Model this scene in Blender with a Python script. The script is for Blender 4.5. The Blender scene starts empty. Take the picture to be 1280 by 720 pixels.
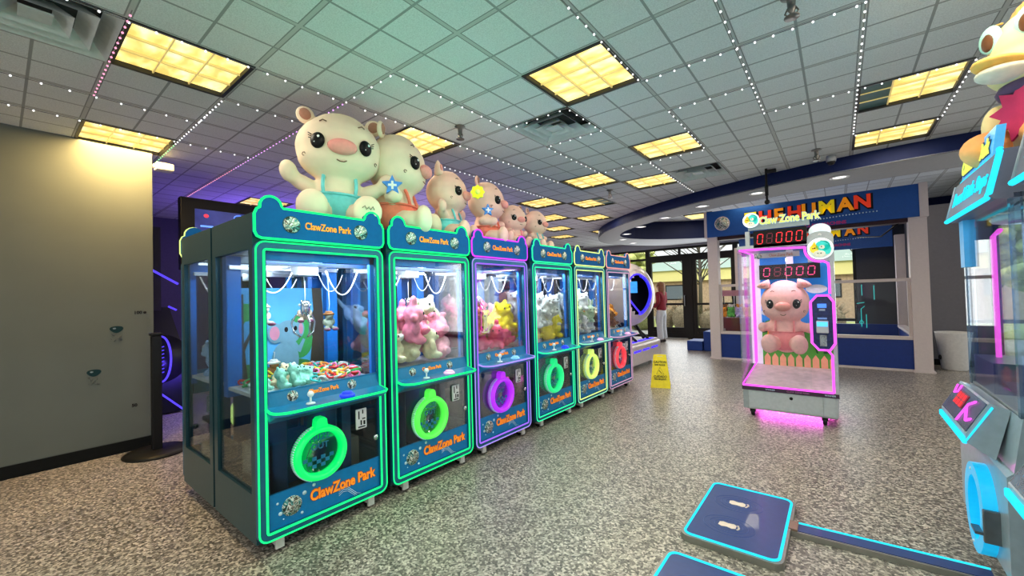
LEDP = 14
import bpy, bmesh, math, random
from mathutils import Vector, Matrix
random.seed(7)
PI = math.pi
sc = bpy.context.scene
C = bpy.context.collection
T = 0.6096                      # ceiling module
CX, CY, CEIL = -1.362, 2.567, 2.88

# ------------------------------------------------------------------ helpers
class MB:
    def __init__(s): s.bm = bmesh.new()
    def _new(s, n0, mi, smooth):
        s.bm.faces.ensure_lookup_table()
        for f in s.bm.faces[n0:]:
            f.material_index = mi; f.smooth = smooth
    def box(s, x0, y0, z0, x1, y1, z1, mi=0, bev=0.0):
        n0 = len(s.bm.faces)
        P = [(x, y, z) for x in (x0, x1) for y in (y0, y1) for z in (z0, z1)]
        v = [s.bm.verts.new(p) for p in P]
        for q in ((0,1,3,2),(4,6,7,5),(0,4,5,1),(2,3,7,6),(0,2,6,4),(1,5,7,3)):
            s.bm.faces.new([v[i] for i in q])
        if bev > 0:
            s.bm.faces.ensure_lookup_table()
            es = {e for f in s.bm.faces[n0:] for e in f.edges}
            bmesh.ops.bevel(s.bm, geom=list(es), offset=bev, segments=2, affect='EDGES', profile=0.5)
        s._new(n0, mi, False); return s
    def poly(s, pts, mi=0, smooth=False):
        n0 = len(s.bm.faces)
        s.bm.faces.new([s.bm.verts.new(p) for p in pts]); s._new(n0, mi, smooth); return s
    def prism(s, pts, f, mi=0):
        """pts: 2-D outline; f(u,v,k) -> 3-D point for k in (0,1)"""
        n0 = len(s.bm.faces); n = len(pts)
        a = [s.bm.verts.new(f(u, v, 0)) for u, v in pts]; b = [s.bm.verts.new(f(u, v, 1)) for u, v in pts]
        s.bm.faces.new(a); s.bm.faces.new(b[::-1])
        for i in range(n):
            j = (i+1) % n; s.bm.faces.new((a[j], a[i], b[i], b[j]))
        s._new(n0, mi, False); return s
    def ringprism(s, outer, inner, f, mi=0):
        n0 = len(s.bm.faces); n = len(outer)
        O = [[s.bm.verts.new(f(u, v, k)) for u, v in outer] for k in (0, 1)]
        I = [[s.bm.verts.new(f(u, v, k)) for u, v in inner] for k in (0, 1)]
        for i in range(n):
            j = (i+1) % n
            s.bm.faces.new((O[0][i], O[0][j], I[0][j], I[0][i])); s.bm.faces.new((O[1][j], O[1][i], I[1][i], I[1][j]))
            s.bm.faces.new((O[0][j], O[0][i], O[1][i], O[1][j])); s.bm.faces.new((I[0][i], I[0][j], I[1][j], I[1][i]))
        s._new(n0, mi, False); return s
    def tube(s, pts, r, n=8, closed=False, mi=0, r1=None, smooth=True):
        n0 = len(s.bm.faces); P = [Vector(p) for p in pts]; m = len(P); rings = []
        up0 = None
        for i in range(m):
            if closed: d = P[(i+1) % m]-P[i-1]
            else: d = P[min(i+1, m-1)]-P[max(i-1, 0)]
            d.normalize()
            if up0 is None or abs(up0.dot(d)) > .99:
                up0 = Vector((0, 0, 1)) if abs(d.z) < .9 else Vector((1, 0, 0))
            a = d.cross(up0).normalized(); b = a.cross(d).normalized(); up0 = b
            rr = r if r1 is None else r+(r1-r)*i/max(m-1, 1)
            rings.append([s.bm.verts.new(P[i]+rr*(math.cos(2*PI*k/n)*a+math.sin(2*PI*k/n)*b)) for k in range(n)])
        for i in range(m if closed else m-1):
            A, B = rings[i], rings[(i+1) % m]
            for k in range(n):
                s.bm.faces.new((A[k], A[(k+1) % n], B[(k+1) % n], B[k]))
        if not closed:
            s.bm.faces.new(rings[0][::-1]); s.bm.faces.new(rings[-1])
        s._new(n0, mi, smooth); return s
    def cyl(s, p0, p1, r, n=16, mi=0, r1=None, smooth=True):
        return s.tube([p0, p1], r, n, False, mi, r1, smooth)
    def ell(s, c, r, n=12, mi=0, rot=None, smooth=True):
        n0 = len(s.bm.faces)
        M = Matrix.Translation(c) @ (rot.to_4x4() if rot else Matrix()) @ Matrix.Diagonal((r[0], r[1], r[2], 1))
        bmesh.ops.create_uvsphere(s.bm, u_segments=n*2 if n > 6 else 10, v_segments=n, radius=1, matrix=M)
        s._new(n0, mi, smooth); return s
    def lathe(s, prof, c=(0, 0, 0), n=20, mi=0, axis='z', smooth=True):
        n0 = len(s.bm.faces); rings = []
        for r, h in prof:
            ring = []
            for k in range(n):
                a = 2*PI*k/n; u, v = r*math.cos(a), r*math.sin(a)
                p = (u, v, h) if axis == 'z' else (u, h, v) if axis == 'y' else (h, u, v)
                ring.append(s.bm.verts.new(Vector(p)+Vector(c)))
            rings.append(ring)
        for A, B in zip(rings, rings[1:]):
            for k in range(n): s.bm.faces.new((A[k], A[(k+1) % n], B[(k+1) % n], B[k]))
        s.bm.faces.new(rings[0][::-1]); s.bm.faces.new(rings[-1])
        s._new(n0, mi, smooth); return s
    def mesh(s, name):
        bmesh.ops.recalc_face_normals(s.bm, faces=s.bm.faces[:])
        me = bpy.data.meshes.new(name); s.bm.to_mesh(me); s.bm.free(); return me
    def build(s, name, mats, parent=None, loc=None, rot=None):
        return link(name, s.mesh(name), mats, parent, loc, rot)

def link(name, me, mats, parent=None, loc=None, rot=None):
    if not isinstance(mats, (list, tuple)): mats = [mats]
    o = bpy.data.objects.new(name, me); C.objects.link(o)
    while len(me.materials) < len(mats): me.materials.append(None)
    for i, m in enumerate(mats):
        o.material_slots[i].link = 'OBJECT'; o.material_slots[i].material = m
    if parent: o.parent = parent
    if loc: o.location = loc
    if rot: o.rotation_euler = rot
    return o

CACHE = {}
def part(key, fn, name, mats, parent=None, loc=None, rot=None):
    if key not in CACHE:
        b = MB(); fn(b); CACHE[key] = b.mesh(name)
    return link(name, CACHE[key], mats, parent, loc, rot)

def tag(o, label, cat, group=None, kind=None):
    o['label'] = label; o['category'] = cat
    if group: o['group'] = group
    if kind: o['kind'] = kind
    return o
def empty(name, loc, rz, label, cat, group=None):
    o = bpy.data.objects.new(name, None); C.objects.link(o); o.empty_display_size = .1
    o.location = loc; o.rotation_euler = (0, 0, rz)
    return tag(o, label, cat, group)
def struct(o):
    o['kind'] = 'structure'; return o
def copy_tree(o, parent=None):
    c = o.copy(); C.objects.link(c)
    if parent: c.parent = parent
    for ch in list(o.children): copy_tree(ch, c)
    return c

def text(name, s, size, mat, parent, loc, rot=(PI/2, 0, 0), ext=.002, bold=0.0, align='CENTER', sx=1.0, space=1.0):
    k = ('txt', s, size, ext, bold, align, space)
    if k not in CACHE:
        cu = bpy.data.curves.new('t', 'FONT'); cu.body = s; cu.size = size; cu.extrude = ext; cu.offset = bold
        cu.align_x = align; cu.align_y = 'CENTER'; cu.space_character = space; cu.resolution_u = 3
        ob = bpy.data.objects.new('t', cu); C.objects.link(ob)
        dg = bpy.context.evaluated_depsgraph_get()
        me = bpy.data.meshes.new_from_object(ob.evaluated_get(dg))
        bpy.data.objects.remove(ob); bpy.data.curves.remove(cu)
        me.materials.clear(); CACHE[k] = me
    o = link(name, CACHE[k], mat, parent, loc, rot); o.scale = (sx, 1, 1); return o

def blob(ells, vox, name='blob', smooth=2):
    """several ellipsoids fused into ONE continuous skin"""
    b = MB()
    for e in ells:
        c, r = e[0], e[1]; rot = e[2] if len(e) > 2 else None
        b.ell(c, r, 10, rot=rot)
    me = b.mesh(name); o = bpy.data.objects.new(name, me); C.objects.link(o)
    m = o.modifiers.new('r', 'REMESH'); m.mode = 'VOXEL'; m.voxel_size = vox
    if smooth:
        s = o.modifiers.new('s', 'SMOOTH'); s.iterations = smooth*3; s.factor = .5
    dg = bpy.context.evaluated_depsgraph_get()
    out = bpy.data.meshes.new_from_object(o.evaluated_get(dg)); out.name = name
    bpy.data.objects.remove(o); bpy.data.meshes.remove(me)
    for p in out.polygons: p.use_smooth = True
    return out
def cblob(key, ells, vox, smooth=2):
    if key not in CACHE: CACHE[key] = blob(ells, vox, key, smooth)
    return CACHE[key]

def rrect(x0, z0, x1, z1, r, n=5):
    P = []
    for cx, cz, a0 in ((x1-r, z1-r, 0), (x0+r, z1-r, PI/2), (x0+r, z0+r, PI), (x1-r, z0+r, 1.5*PI)):
        for k in range(n+1):
            a = a0+PI/2*k/n; P.append((cx+r*math.cos(a), cz+r*math.sin(a)))
    return P
def resample_rect(x0, z0, x1, z1, n=5):
    P = []
    for cx, cz in ((x1, z1), (x0, z1), (x0, z0), (x1, z0)):
        for k in range(n+1): P.append((cx, cz))
    return P

# ------------------------------------------------------------------ materials
MATS = {}
def nd(nt, t, **kw):
    n = nt.nodes.new(t)
    for k, v in kw.items(): setattr(n, k, v)
    return n
def mat(name, col, rough=.5, metal=0., var=.06, scale=30., bump=0., emit=None, es=0., spec=.5, coat=0.):
    if name in MATS: return MATS[name]
    m = bpy.data.materials.new(name); m.use_nodes = True; nt = m.node_tree
    b = nt.nodes['Principled BSDF']
    b.inputs['Roughness'].default_value = rough; b.inputs['Metallic'].default_value = metal
    b.inputs['Specular IOR Level'].default_value = spec; b.inputs['Coat Weight'].default_value = coat
    tc = nd(nt, 'ShaderNodeTexCoord'); no = nd(nt, 'ShaderNodeTexNoise'); no.inputs['Scale'].default_value = scale
    no.inputs['Detail'].default_value = 3
    nt.links.new(tc.outputs['Object'], no.inputs['Vector'])
    rp = nd(nt, 'ShaderNodeValToRGB')
    rp.color_ramp.elements[0].position = .3; rp.color_ramp.elements[1].position = .7
    rp.color_ramp.elements[0].color = [max(0, c*(1-var)) for c in col]+[1]
    rp.color_ramp.elements[1].color = [min(1, c*(1+var)) for c in col]+[1]
    nt.links.new(no.outputs['Fac'], rp.inputs['Fac']); nt.links.new(rp.outputs['Color'], b.inputs['Base Color'])
    if bump:
        bp = nd(nt, 'ShaderNodeBump'); bp.inputs['Strength'].default_value = bump; bp.inputs['Distance'].default_value = .01
        nt.links.new(no.outputs['Fac'], bp.inputs['Height']); nt.links.new(bp.outputs['Normal'], b.inputs['Normal'])
    if emit:
        b.inputs['Emission Color'].default_value = (*emit, 1); b.inputs['Emission Strength'].default_value = es
    MATS[name] = m; return m
def neon(name, col, s=1.6):
    """glowing tube: saturated rim, paler core where it faces the viewer less obliquely"""
    if name in MATS: return MATS[name]
    m = bpy.data.materials.new(name); m.use_nodes = True; nt = m.node_tree
    nt.nodes.clear()
    e = nd(nt, 'ShaderNodeEmission'); out = nd(nt, 'ShaderNodeOutputMaterial')
    tc = nd(nt, 'ShaderNodeTexCoord'); no = nd(nt, 'ShaderNodeTexNoise'); no.inputs['Scale'].default_value = 40
    mx = nd(nt, 'ShaderNodeMix', data_type='RGBA')
    nt.links.new(tc.outputs['Object'], no.inputs['Vector']); nt.links.new(no.outputs['Fac'], mx.inputs['Factor'])
    mx.inputs['A'].default_value = (*[c*.92 for c in col], 1); mx.inputs['B'].default_value = (*[min(1, c*1.05+.03) for c in col], 1)
    nt.links.new(mx.outputs['Result'], e.inputs['Color']); e.inputs['Strength'].default_value = s
    nt.links.new(e.outputs[0], out.inputs[0]); MATS[name] = m; return m
def glass(name, tint=(1, 1, 1), refl=1.0, haze=0.0, hazecol=(.6, .75, .8)):
    if name in MATS: return MATS[name]
    m = bpy.data.materials.new(name); m.use_nodes = True; nt = m.node_tree; nt.nodes.clear()
    out = nd(nt, 'ShaderNodeOutputMaterial'); tr = nd(nt, 'ShaderNodeBsdfTransparent'); gl = nd(nt, 'ShaderNodeBsdfGlossy')
    tr.inputs[0].default_value = (*tint, 1); gl.inputs['Roughness'].default_value = .02
    fr = nd(nt, 'ShaderNodeFresnel'); fr.inputs[0].default_value = 1.45
    mu = nd(nt, 'ShaderNodeMath', operation='MULTIPLY'); mu.inputs[1].default_value = refl
    nt.links.new(fr.outputs[0], mu.inputs[0])
    mx = nd(nt, 'ShaderNodeMixShader'); nt.links.new(mu.outputs[0], mx.inputs[0])
    nt.links.new(tr.outputs[0], mx.inputs[1]); nt.links.new(gl.outputs[0], mx.inputs[2])
    last = mx
    if haze:
        df = nd(nt, 'ShaderNodeBsdfDiffuse'); df.inputs[0].default_value = (*hazecol, 1)
        m2 = nd(nt, 'ShaderNodeMixShader'); m2.inputs[0].default_value = haze
        nt.links.new(mx.outputs[0], m2.inputs[1]); nt.links.new(df.outputs[0], m2.inputs[2]); last = m2
    nt.links.new(last.outputs[0], out.inputs[0]); MATS[name] = m; return m

def floor_mat():
    m = bpy.data.materials.new('speckled_vinyl'); m.use_nodes = True; nt = m.node_tree; b = nt.nodes['Principled BSDF']
    tc = nd(nt, 'ShaderNodeTexCoord')
    v = nd(nt, 'ShaderNodeTexVoronoi'); v.inputs['Scale'].default_value = 85
    n1 = nd(nt, 'ShaderNodeTexNoise'); n1.inputs['Scale'].default_value = 95; n1.inputs['Detail'].default_value = 4; n1.inputs['Roughness'].default_value = .75
    n2 = nd(nt, 'ShaderNodeTexNoise'); n2.inputs['Scale'].default_value = 1.1; n2.inputs['Detail'].default_value = 2
    for n in (v, n1, n2): nt.links.new(tc.outputs['Object'], n.inputs['Vector'])
    sep = nd(nt, 'ShaderNodeSeparateColor'); nt.links.new(v.outputs['Color'], sep.inputs[0])
    add = nd(nt, 'ShaderNodeMath', operation='MULTIPLY_ADD'); add.inputs[1].default_value = .5
    nt.links.new(sep.outputs[0], add.inputs[0]); mm = nd(nt, 'ShaderNodeMath', operation='MULTIPLY'); mm.inputs[1].default_value = .5
    nt.links.new(n1.outputs['Fac'], mm.inputs[0]); nt.links.new(mm.outputs[0], add.inputs[2])
    r = nd(nt, 'ShaderNodeValToRGB'); cr = r.color_ramp
    cr.elements[0].position = .22; cr.elements[0].color = (.07, .064, .06, 1)
    cr.elements[1].position = .8; cr.elements[1].color = (.74, .685, .60, 1)
    e = cr.elements.new(.42); e.color = (.19, .172, .15, 1)
    e = cr.elements.new(.58); e.color = (.38, .345, .30, 1)
    nt.links.new(add.outputs[0], r.inputs['Fac'])
    mx = nd(nt, 'ShaderNodeMix', data_type='RGBA', blend_type='MULTIPLY'); mx.inputs['Factor'].default_value = 1
    r2 = nd(nt, 'ShaderNodeValToRGB'); r2.color_ramp.elements[0].color = (.86, .84, .84, 1); r2.color_ramp.elements[1].color = (1, .97, .93, 1)
    r2.color_ramp.elements[0].position = .35; r2.color_ramp.elements[1].position = .65
    nt.links.new(n2.outputs['Fac'], r2.inputs['Fac'])
    nt.links.new(r.outputs['Color'], mx.inputs['A']); nt.links.new(r2.outputs['Color'], mx.inputs['B'])
    nt.links.new(mx.outputs['Result'], b.inputs['Base Color'])
    b.inputs['Roughness'].default_value = .33; b.inputs['Specular IOR Level'].default_value = .45
    bp = nd(nt, 'ShaderNodeBump'); bp.inputs['Strength'].default_value = .15; bp.inputs['Distance'].default_value = .004
    nt.links.new(add.outputs[0], bp.inputs['Height']); nt.links.new(bp.outputs['Normal'], b.inputs['Normal'])
    return m

def ceiling_mat():
    """acoustic tiles: 2 ft T-bar grid with scored centre lines, object coordinates"""
    m = bpy.data.materials.new('acoustic_tile'); m.use_nodes = True; nt = m.node_tree; b = nt.nodes['Principled BSDF']
    tc = nd(nt, 'ShaderNodeTexCoord'); sp = nd(nt, 'ShaderNodeSeparateXYZ'); nt.links.new(tc.outputs['Object'], sp.inputs[0])
    def M(op, a, bb=None, c=None):
        n = nd(nt, 'ShaderNodeMath', operation=op)
        for i, x in enumerate((a, bb, c)):
            if x is None: continue
            if isinstance(x, (int, float)): n.inputs[i].default_value = x
            else: nt.links.new(x, n.inputs[i])
        return n.outputs[0]
    def dist(ax, o, off):   # distance (m) to the nearest line of the module grid
        u = M('DIVIDE', M('SUBTRACT', sp.outputs[ax], o), T)
        f = M('FRACT', M('ADD', u, 100.5+off))
        return M('MULTIPLY', M('ABSOLUTE', M('SUBTRACT', f, .5)), T)
    dT = M('MINIMUM', dist(0, CX, .5), dist(1, CY, .5))
    dS = M('MINIMUM', dist(0, CX, 0.), dist(1, CY, 0.))
    bar = M('LESS_THAN', dT, .013); edge = M('MULTIPLY', M('GREATER_THAN', dT, .0115), M('LESS_THAN', dT, .018))
    score = M('LESS_THAN', dS, .0075)
    no = nd(nt, 'ShaderNodeTexNoise'); no.inputs['Scale'].default_value = 140; no.inputs['Detail'].default_value = 3
    n2 = nd(nt, 'ShaderNodeTexNoise'); n2.inputs['Scale'].default_value = 1.6
    for n in (no, n2): nt.links.new(tc.outputs['Object'], n.inputs['Vector'])
    r = nd(nt, 'ShaderNodeValToRGB'); r.color_ramp.elements[0].position = .32; r.color_ramp.elements[1].position = .62
    r.color_ramp.elements[0].color = (.60, .625, .63, 1); r.color_ramp.elements[1].color = (.74, .77, .775, 1)
    nt.links.new(no.outputs['Fac'], r.inputs['Fac'])
    def mixc(fac, a, col):
        x = nd(nt, 'ShaderNodeMix', data_type='RGBA'); nt.links.new(fac, x.inputs['Factor']); nt.links.new(a, x.inputs['A'])
        x.inputs['B'].default_value = (*col, 1); return x.outputs['Result']
    c = mixc(bar, r.outputs['Color'], (.52, .53, .52))
    c = mixc(edge, c, (.27, .28, .28)); c = mixc(score, c, (.33, .345, .345))
    nt.links.new(c, b.inputs['Base Color']); b.inputs['Roughness'].default_value = .9
    bp = nd(nt, 'ShaderNodeBump'); bp.inputs['Strength'].default_value = .25; bp.inputs['Distance'].default_value = .004
    nt.links.new(no.outputs['Fac'], bp.inputs['Height']); nt.links.new(bp.outputs['Normal'], b.inputs['Normal'])
    return m

def badge_mat(name, cols, scale, emit=0.):
    m = bpy.data.materials.new(name); m.use_nodes = True; nt = m.node_tree; b = nt.nodes['Principled BSDF']
    tc = nd(nt, 'ShaderNodeTexCoord'); n = nd(nt, 'ShaderNodeTexNoise'); n.inputs['Scale'].default_value = scale
    n.inputs['Detail'].default_value = 1.5; n.inputs['Distortion'].default_value = 1.2
    nt.links.new(tc.outputs['Object'], n.inputs['Vector'])
    r = nd(nt, 'ShaderNodeValToRGB'); r.color_ramp.interpolation = 'CONSTANT'
    k = len(cols); r.color_ramp.elements[0].color = (*cols[0], 1); r.color_ramp.elements[0].position = 0
    r.color_ramp.elements[1].color = (*cols[-1], 1); r.color_ramp.elements[1].position = .64
    for i in range(1, k-1):
        e = r.color_ramp.elements.new(.36+.28*(i-1)/(k-2)); e.color = (*cols[i], 1)
    nt.links.new(n.outputs['Fac'], r.inputs['Fac']); nt.links.new(r.outputs['Color'], b.inputs['Base Color'])
    if emit: nt.links.new(r.outputs['Color'], b.inputs['Emission Color']); b.inputs['Emission Strength'].default_value = emit
    return m

def lens_mat():
    m = bpy.data.materials.new('troffer_lens'); m.use_nodes = True; nt = m.node_tree; b = nt.nodes['Principled BSDF']
    tc = nd(nt, 'ShaderNodeTexCoord'); n = nd(nt, 'ShaderNodeTexNoise'); n.inputs['Scale'].default_value = 5.5
    mp = nd(nt, 'ShaderNodeMapping'); mp.inputs['Scale'].default_value = (1, 2.2, 1)
    nt.links.new(tc.outputs['Object'], mp.inputs[0]); nt.links.new(mp.outputs[0], n.inputs['Vector'])
    r = nd(nt, 'ShaderNodeValToRGB'); r.color_ramp.elements[0].position = .38; r.color_ramp.elements[1].position = .68
    r.color_ramp.elements[0].color = (.74, .52, .13, 1); r.color_ramp.elements[1].color = (1, .93, .55, 1)
    e = r.color_ramp.elements.new(.5); e.color = (.93, .73, .24, 1)
    nt.links.new(n.outputs['Fac'], r.inputs['Fac']); nt.links.new(r.outputs['Color'], b.inputs['Emission Color'])
    b.inputs['Base Color'].default_value = (.5, .42, .2, 1); b.inputs['Emission Strength'].default_value = 1.25
    return m

M_FLOOR = floor_mat(); M_CEIL = ceiling_mat(); M_LENS = lens_mat()
BLACK = mat('black_plastic', (.006, .006, .007), .5, spec=.3); BLKM = mat('black_metal', (.015, .015, .017), .35, .6)
WHITE = mat('white_plastic', (.78, .78, .78), .35); CHROME = mat('chrome', (.75, .77, .8), .15, 1., .03)
STEEL = mat('brushed_steel', (.6, .62, .65), .3, .9)
TEALF = mat('teal_frame', (.004, .115, .21), .35, coat=.3); BLUEH = mat('header_blue', (.0, .10, .30), .6, spec=.2)
SIDE = mat('cabinet_side', (.022, .075, .095), .3, .3); BLUEIN = mat('interior_blue', (.015, .20, .70), .35)
PANELB = mat('panel_blue', (.0, .19, .46), .35); CONSB = mat('console_blue', (.005, .17, .36), .3, coat=.4)
ORANGE = mat('orange_lettering', (.95, .30, .02), .4, emit=(.95, .26, .02), es=.35)
OUTL = mat('brown_outline', (.42, .06, .02), .5)
DOTW = mat('white_dots', (.6, .8, .95), .5)
G_FRONT = glass('window_pane_clear', (.975, .99, .99), .42)
G_SIDE = glass('window_pane_tinted', (.86, .93, .95), .55)
G_CLEAR = glass('acrylic_clear', (.975, .985, .99), .4)
G_EDGE = glass('acrylic_edge', (.70, .82, .92), 1.0, .12, (.55, .75, .95))
BADGE = badge_mat('round_badge', [(.02, .02, .02), (.05, .25, .25), (.7, .7, .66), (.05, .04, .03), (.55, .5, .42), (.9, .9, .88)], 30)
BADGEN = badge_mat('neon_badge', [(1, .75, .1), (.9, .95, .7), (.1, .8, .75), (.9, 1, 1), (.05, .55, .6)], 13, .25)

# ------------------------------------------------------------------ setting
def mod(u, v): return CX+u*T, CY+v*T
def SE(cx, cy, a, b, n, k=96):     # super-ellipse outline
    out = []
    for i in range(k):
        t = 2*PI*i/k; c, s = math.cos(t), math.sin(t)
        out.append((cx+a*abs(c)**(2/n)*(1 if c >= 0 else -1), cy+b*abs(s)**(2/n)*(1 if s >= 0 else -1)))
    return out
OUT = [(x, min(y, 12.33)) for x, y in SE(.9, 10.2, 5.75, 4.12, 1.75)]; INN = SE(.9, 9.5, 4.95, 2.6, 1.85)
def inside(x, y, cx, cy, a, b, n): return abs((x-cx)/a)**n+abs((y-cy)/b)**n < 1

LIGHTS = [(-3, -3), (-6, -3), (0, 0), (-3, 0), (0, 3), (-2, 4), (-1, 5), (3, 3), (3, 5), (-4, 5), (-3, 6), (-5, 7), (-4, 8),
          (-6, 9), (-7, 11), (-5, 11), (-9, 0)]
BEHIND = [(0, -3), (3, 0), (3, -3)]
VENTS = [(-1, 1), (0, 5), (-3, -4)]
holes = set(LIGHTS+BEHIND+VENTS)

struct(MB().box(-11, -6, -.1, 9, 12.5, 0).build('floor', M_FLOOR))
b = MB()
for i in range(-16, 14):
    for j in range(-13, 17):
        if (i, j) in holes: continue
        x, y = mod(i, j); h = T/2
        if all(inside(x+p*h, y+q*h, .9, 10.2, 5.6, 4.0, 1.75) for p in (-1, 1) for q in (-1, 1)): continue
        if y > 12.6: continue
        b.poly([(x-h, y-h, CEIL), (x+h, y-h, CEIL), (x+h, y+h, CEIL), (x-h, y+h, CEIL)])
bmesh.ops.remove_doubles(b.bm, verts=b.bm.verts[:], dist=.001)
struct(b.build('ceiling', M_CEIL))
struct(MB().box(-11, -6, 3.3, 9, 13, 3.4).build('roof_slab', mat('dark_plenum', (.05, .05, .05), .9)))
NAVY = mat('navy_fascia', (.003, .010, .06), .6, spec=.25); SOFF = mat('grey_soffit', (.40, .41, .43), .7, var=.04)
struct(MB().ringprism(OUT, INN, lambda u, v, k: (u, v, 2.71+.012*k)).build('trim_1', SOFF))
def fascia(P, z0, z1, name, m):
    b = MB()
    for i in range(len(P)):
        j = (i+1) % len(P)
        b.poly([(*P[i], z0), (*P[j], z0), (*P[j], z1), (*P[i], z1)])
    bmesh.ops.remove_doubles(b.bm, verts=b.bm.verts[:], dist=.0005)
    o = b.build(name, m)
    sm = o.modifiers.new('thick', 'SOLIDIFY'); sm.thickness = .012
    return struct(o)
fascia(OUT, 2.71, 2.885, 'trim_2', NAVY); fascia(INN, 2.71, 3.16, 'trim_3', NAVY)
b = MB(); b.poly([(*p, 3.16) for p in SE(.9, 9.5, 4.97, 2.62, 1.85)]); struct(b.build('ceiling_recess', M_CEIL))

WALLG = mat('grey_green_wall', (.105, .118, .105), .75, var=.04, scale=3)
struct(MB().box(-5.42, -6, 0, -5.28, .965, CEIL).build('wall_left', WALLG))
BASEB = mat('black_baseboard', (.004, .005, .005), .6, spec=.2)
struct(MB().box(-5.28, -6, 0, -5.268, .965, .105).box(-5.42, .965, 0, -5.268, .977, .105).build('baseboard_left', BASEB))
PURPW = mat('dark_purple_wall', (.06, .045, .11), .7)
struct(MB().box(-9.2, .5, 0, -9.1, 12.5, CEIL).build('wall_back', PURPW))
struct(MB().box(-9.2, .4, 0, -5.42, .5, CEIL).build('wall_side', PURPW))
GREYW = mat('mauve_grey_wall', (.17, .165, .18), .8, var=.04)
struct(MB().box(1.15, 9.95, 0, 1.95, 12.4, 2.72).build('wall_right', GREYW))
struct(MB().box(1.15, 9.936, 0, 1.95, 9.95, .1).build('baseboard_right', BASEB))
# --- shopfront: dark frames, panes, doors (y = 12.4)
FR = mat('dark_bronze_frame', (.016, .014, .013), .4, .4)
PANE = glass('shopfront_pane', (.98, .99, .985), .35)
def shopfront(n, x0, x1, y, z0, z1, rails=(), mulls=(), w=.06, kind='window'):
    b = MB()
    b.box(x0, y-.05, z0, x0+w, y+.05, z1).box(x1-w, y-.05, z0, x1, y+.05, z1)
    b.box(x0+w, y-.05, z0, x1-w, y+.05, z0+w*1.4).box(x0+w, y-.05, z1-w, x1-w, y+.05, z1)
    for z in rails: b.box(x0+w, y-.04, z-.03, x1-w, y+.04, z+.03)
    for x in mulls: b.box(x-.03, y-.04, z0+w, x+.03, y+.04, z1-w)
    o = struct(b.build(f'{kind}_{n}', FR))
    g = MB().box(x0+w*.5, y-.004, z0+w*.5, x1-w*.5, y+.004, z1-w*.5).build('pane', PANE, o)
    return o
def door(n, x0, x1, y):
    o = shopfront(n, x0, x1, y, 0.02, 2.36, rails=(1.0,), w=.11, kind='door')
    MB().box(x0+.11, y-.03, .1, x1-.11, y+.03, .32).build('kick_panel', FR, o)
    b = MB(); xh = x1-.05
    b.tube([(xh, y-.06, .95), (xh, y-.11, .95), (xh, y-.11, 1.25), (xh, y-.06, 1.25)], .012)
    b.build('door_handle', STEEL, o)
Y = 12.4
shopfront(1, -6.6, -4.53, Y, 0, 2.66, rails=(.75, 2.36), mulls=(-5.6,))
door(1, -4.53, -3.42, Y); 
struct(MB().box(-3.42, Y-.07, 0, -3.26, Y+.07, 2.36).build('trim_4', FR))
door(2, -3.26, -2.15, Y)
shopfront(2, -4.53, -2.15, Y, 2.36, 2.66, mulls=(-3.6,))
shopfront(3, -2.15, .33, Y, 0, 2.66, rails=(.6, 2.36), mulls=(-1.3, -.35))
struct(MB().box(.33, Y-.1, 0, 1.15, Y+.05, 2.72).build('wall_far', mat('charcoal_wall', (.075, .075, .08), .8)))
struct(MB().box(-9.2, Y-.05, 0, -6.6, Y+.1, 2.88).build('wall_end', PURPW))
struct(MB().box(-6.6, Y-.06, 2.66, 1.15, Y+.06, 3.2).build('trim_5', SOFF))
shopfront(4, 1.95, 6.5, 9.95, 0, 2.72, rails=(.75, 2.3), mulls=(2.9, 3.9, 4.9))
struct(MB().box(1.9, 9.9, 2.7, 6.5, 10.0, 3.2).build('trim_6', SOFF))

# --- ceiling lights
DARKF = mat('dark_light_frame', (.03, .028, .025), .5)
LATT = mat('light_louvre', (.7, .6, .3), .4, emit=(1, .74, .25), es=.35)
def troffer_frame(b):
    h = T/2
    for a in (-1, 1):
        b.box(min(a*h, a*(h-.022)), -h, -.006, max(a*h, a*(h-.022)), h, .09)
        b.box(-h+.022, min(a*h, a*(h-.022)), -.006, h-.022, max(a*h, a*(h-.022)), .09)
def troffer_lens(b): b.box(-.285, -.285, .022, .285, .285, .04)
def troffer_louvre(b):
    for k in (-1, 1):
        b.box(k*.095-.005, -.283, .006, k*.095+.005, .283, .022); b.box(-.283, k*.095-.004, .007, .283, k*.095+.004, .022)
LNAME = {(-3, -3): 'lit square ceiling light in the upper corner above the blank grey wall', (-6, -3): 'ceiling light right against the top of the grey wall',
         (0, 0): 'large bright square ceiling light with nine cells above the middle aisle', (-3, 0): 'ceiling light behind the heads of the two biggest plush pigs',
         (0, 3): 'ceiling light beyond the square air vent above the aisle', (3, 3): 'ceiling light with one dark unlit third near the duck plush',
         (3, 5): 'narrow looking ceiling light beside the dark blue curved soffit', (-2, 4): 'ceiling light diagonally beside the one by the second vent, further left',
         (-1, 5): 'ceiling light next to the second air vent near the curved soffit', (-4, 5): 'ceiling light above the smallest plush pigs',
         (-3, 6): 'ceiling light with one dark end by the hanging sprinkler', (-5, 7): 'ceiling light in the far row, first beyond the smallest pigs',
         (-4, 8): 'ceiling light in front of the tip of the curved soffit', (-6, 9): 'far ceiling light low over the fourth claw machine',
         (-7, 11): 'most distant ceiling light behind the black cable stand', (-5, 11): 'distant ceiling light between cable stand and curved soffit',
         (-9, 0): 'ceiling light peeking out beside the first machine header over the wall screen'}
UNLIT = mat('unlit_lens', (.10, .20, .20), .4)
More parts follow.
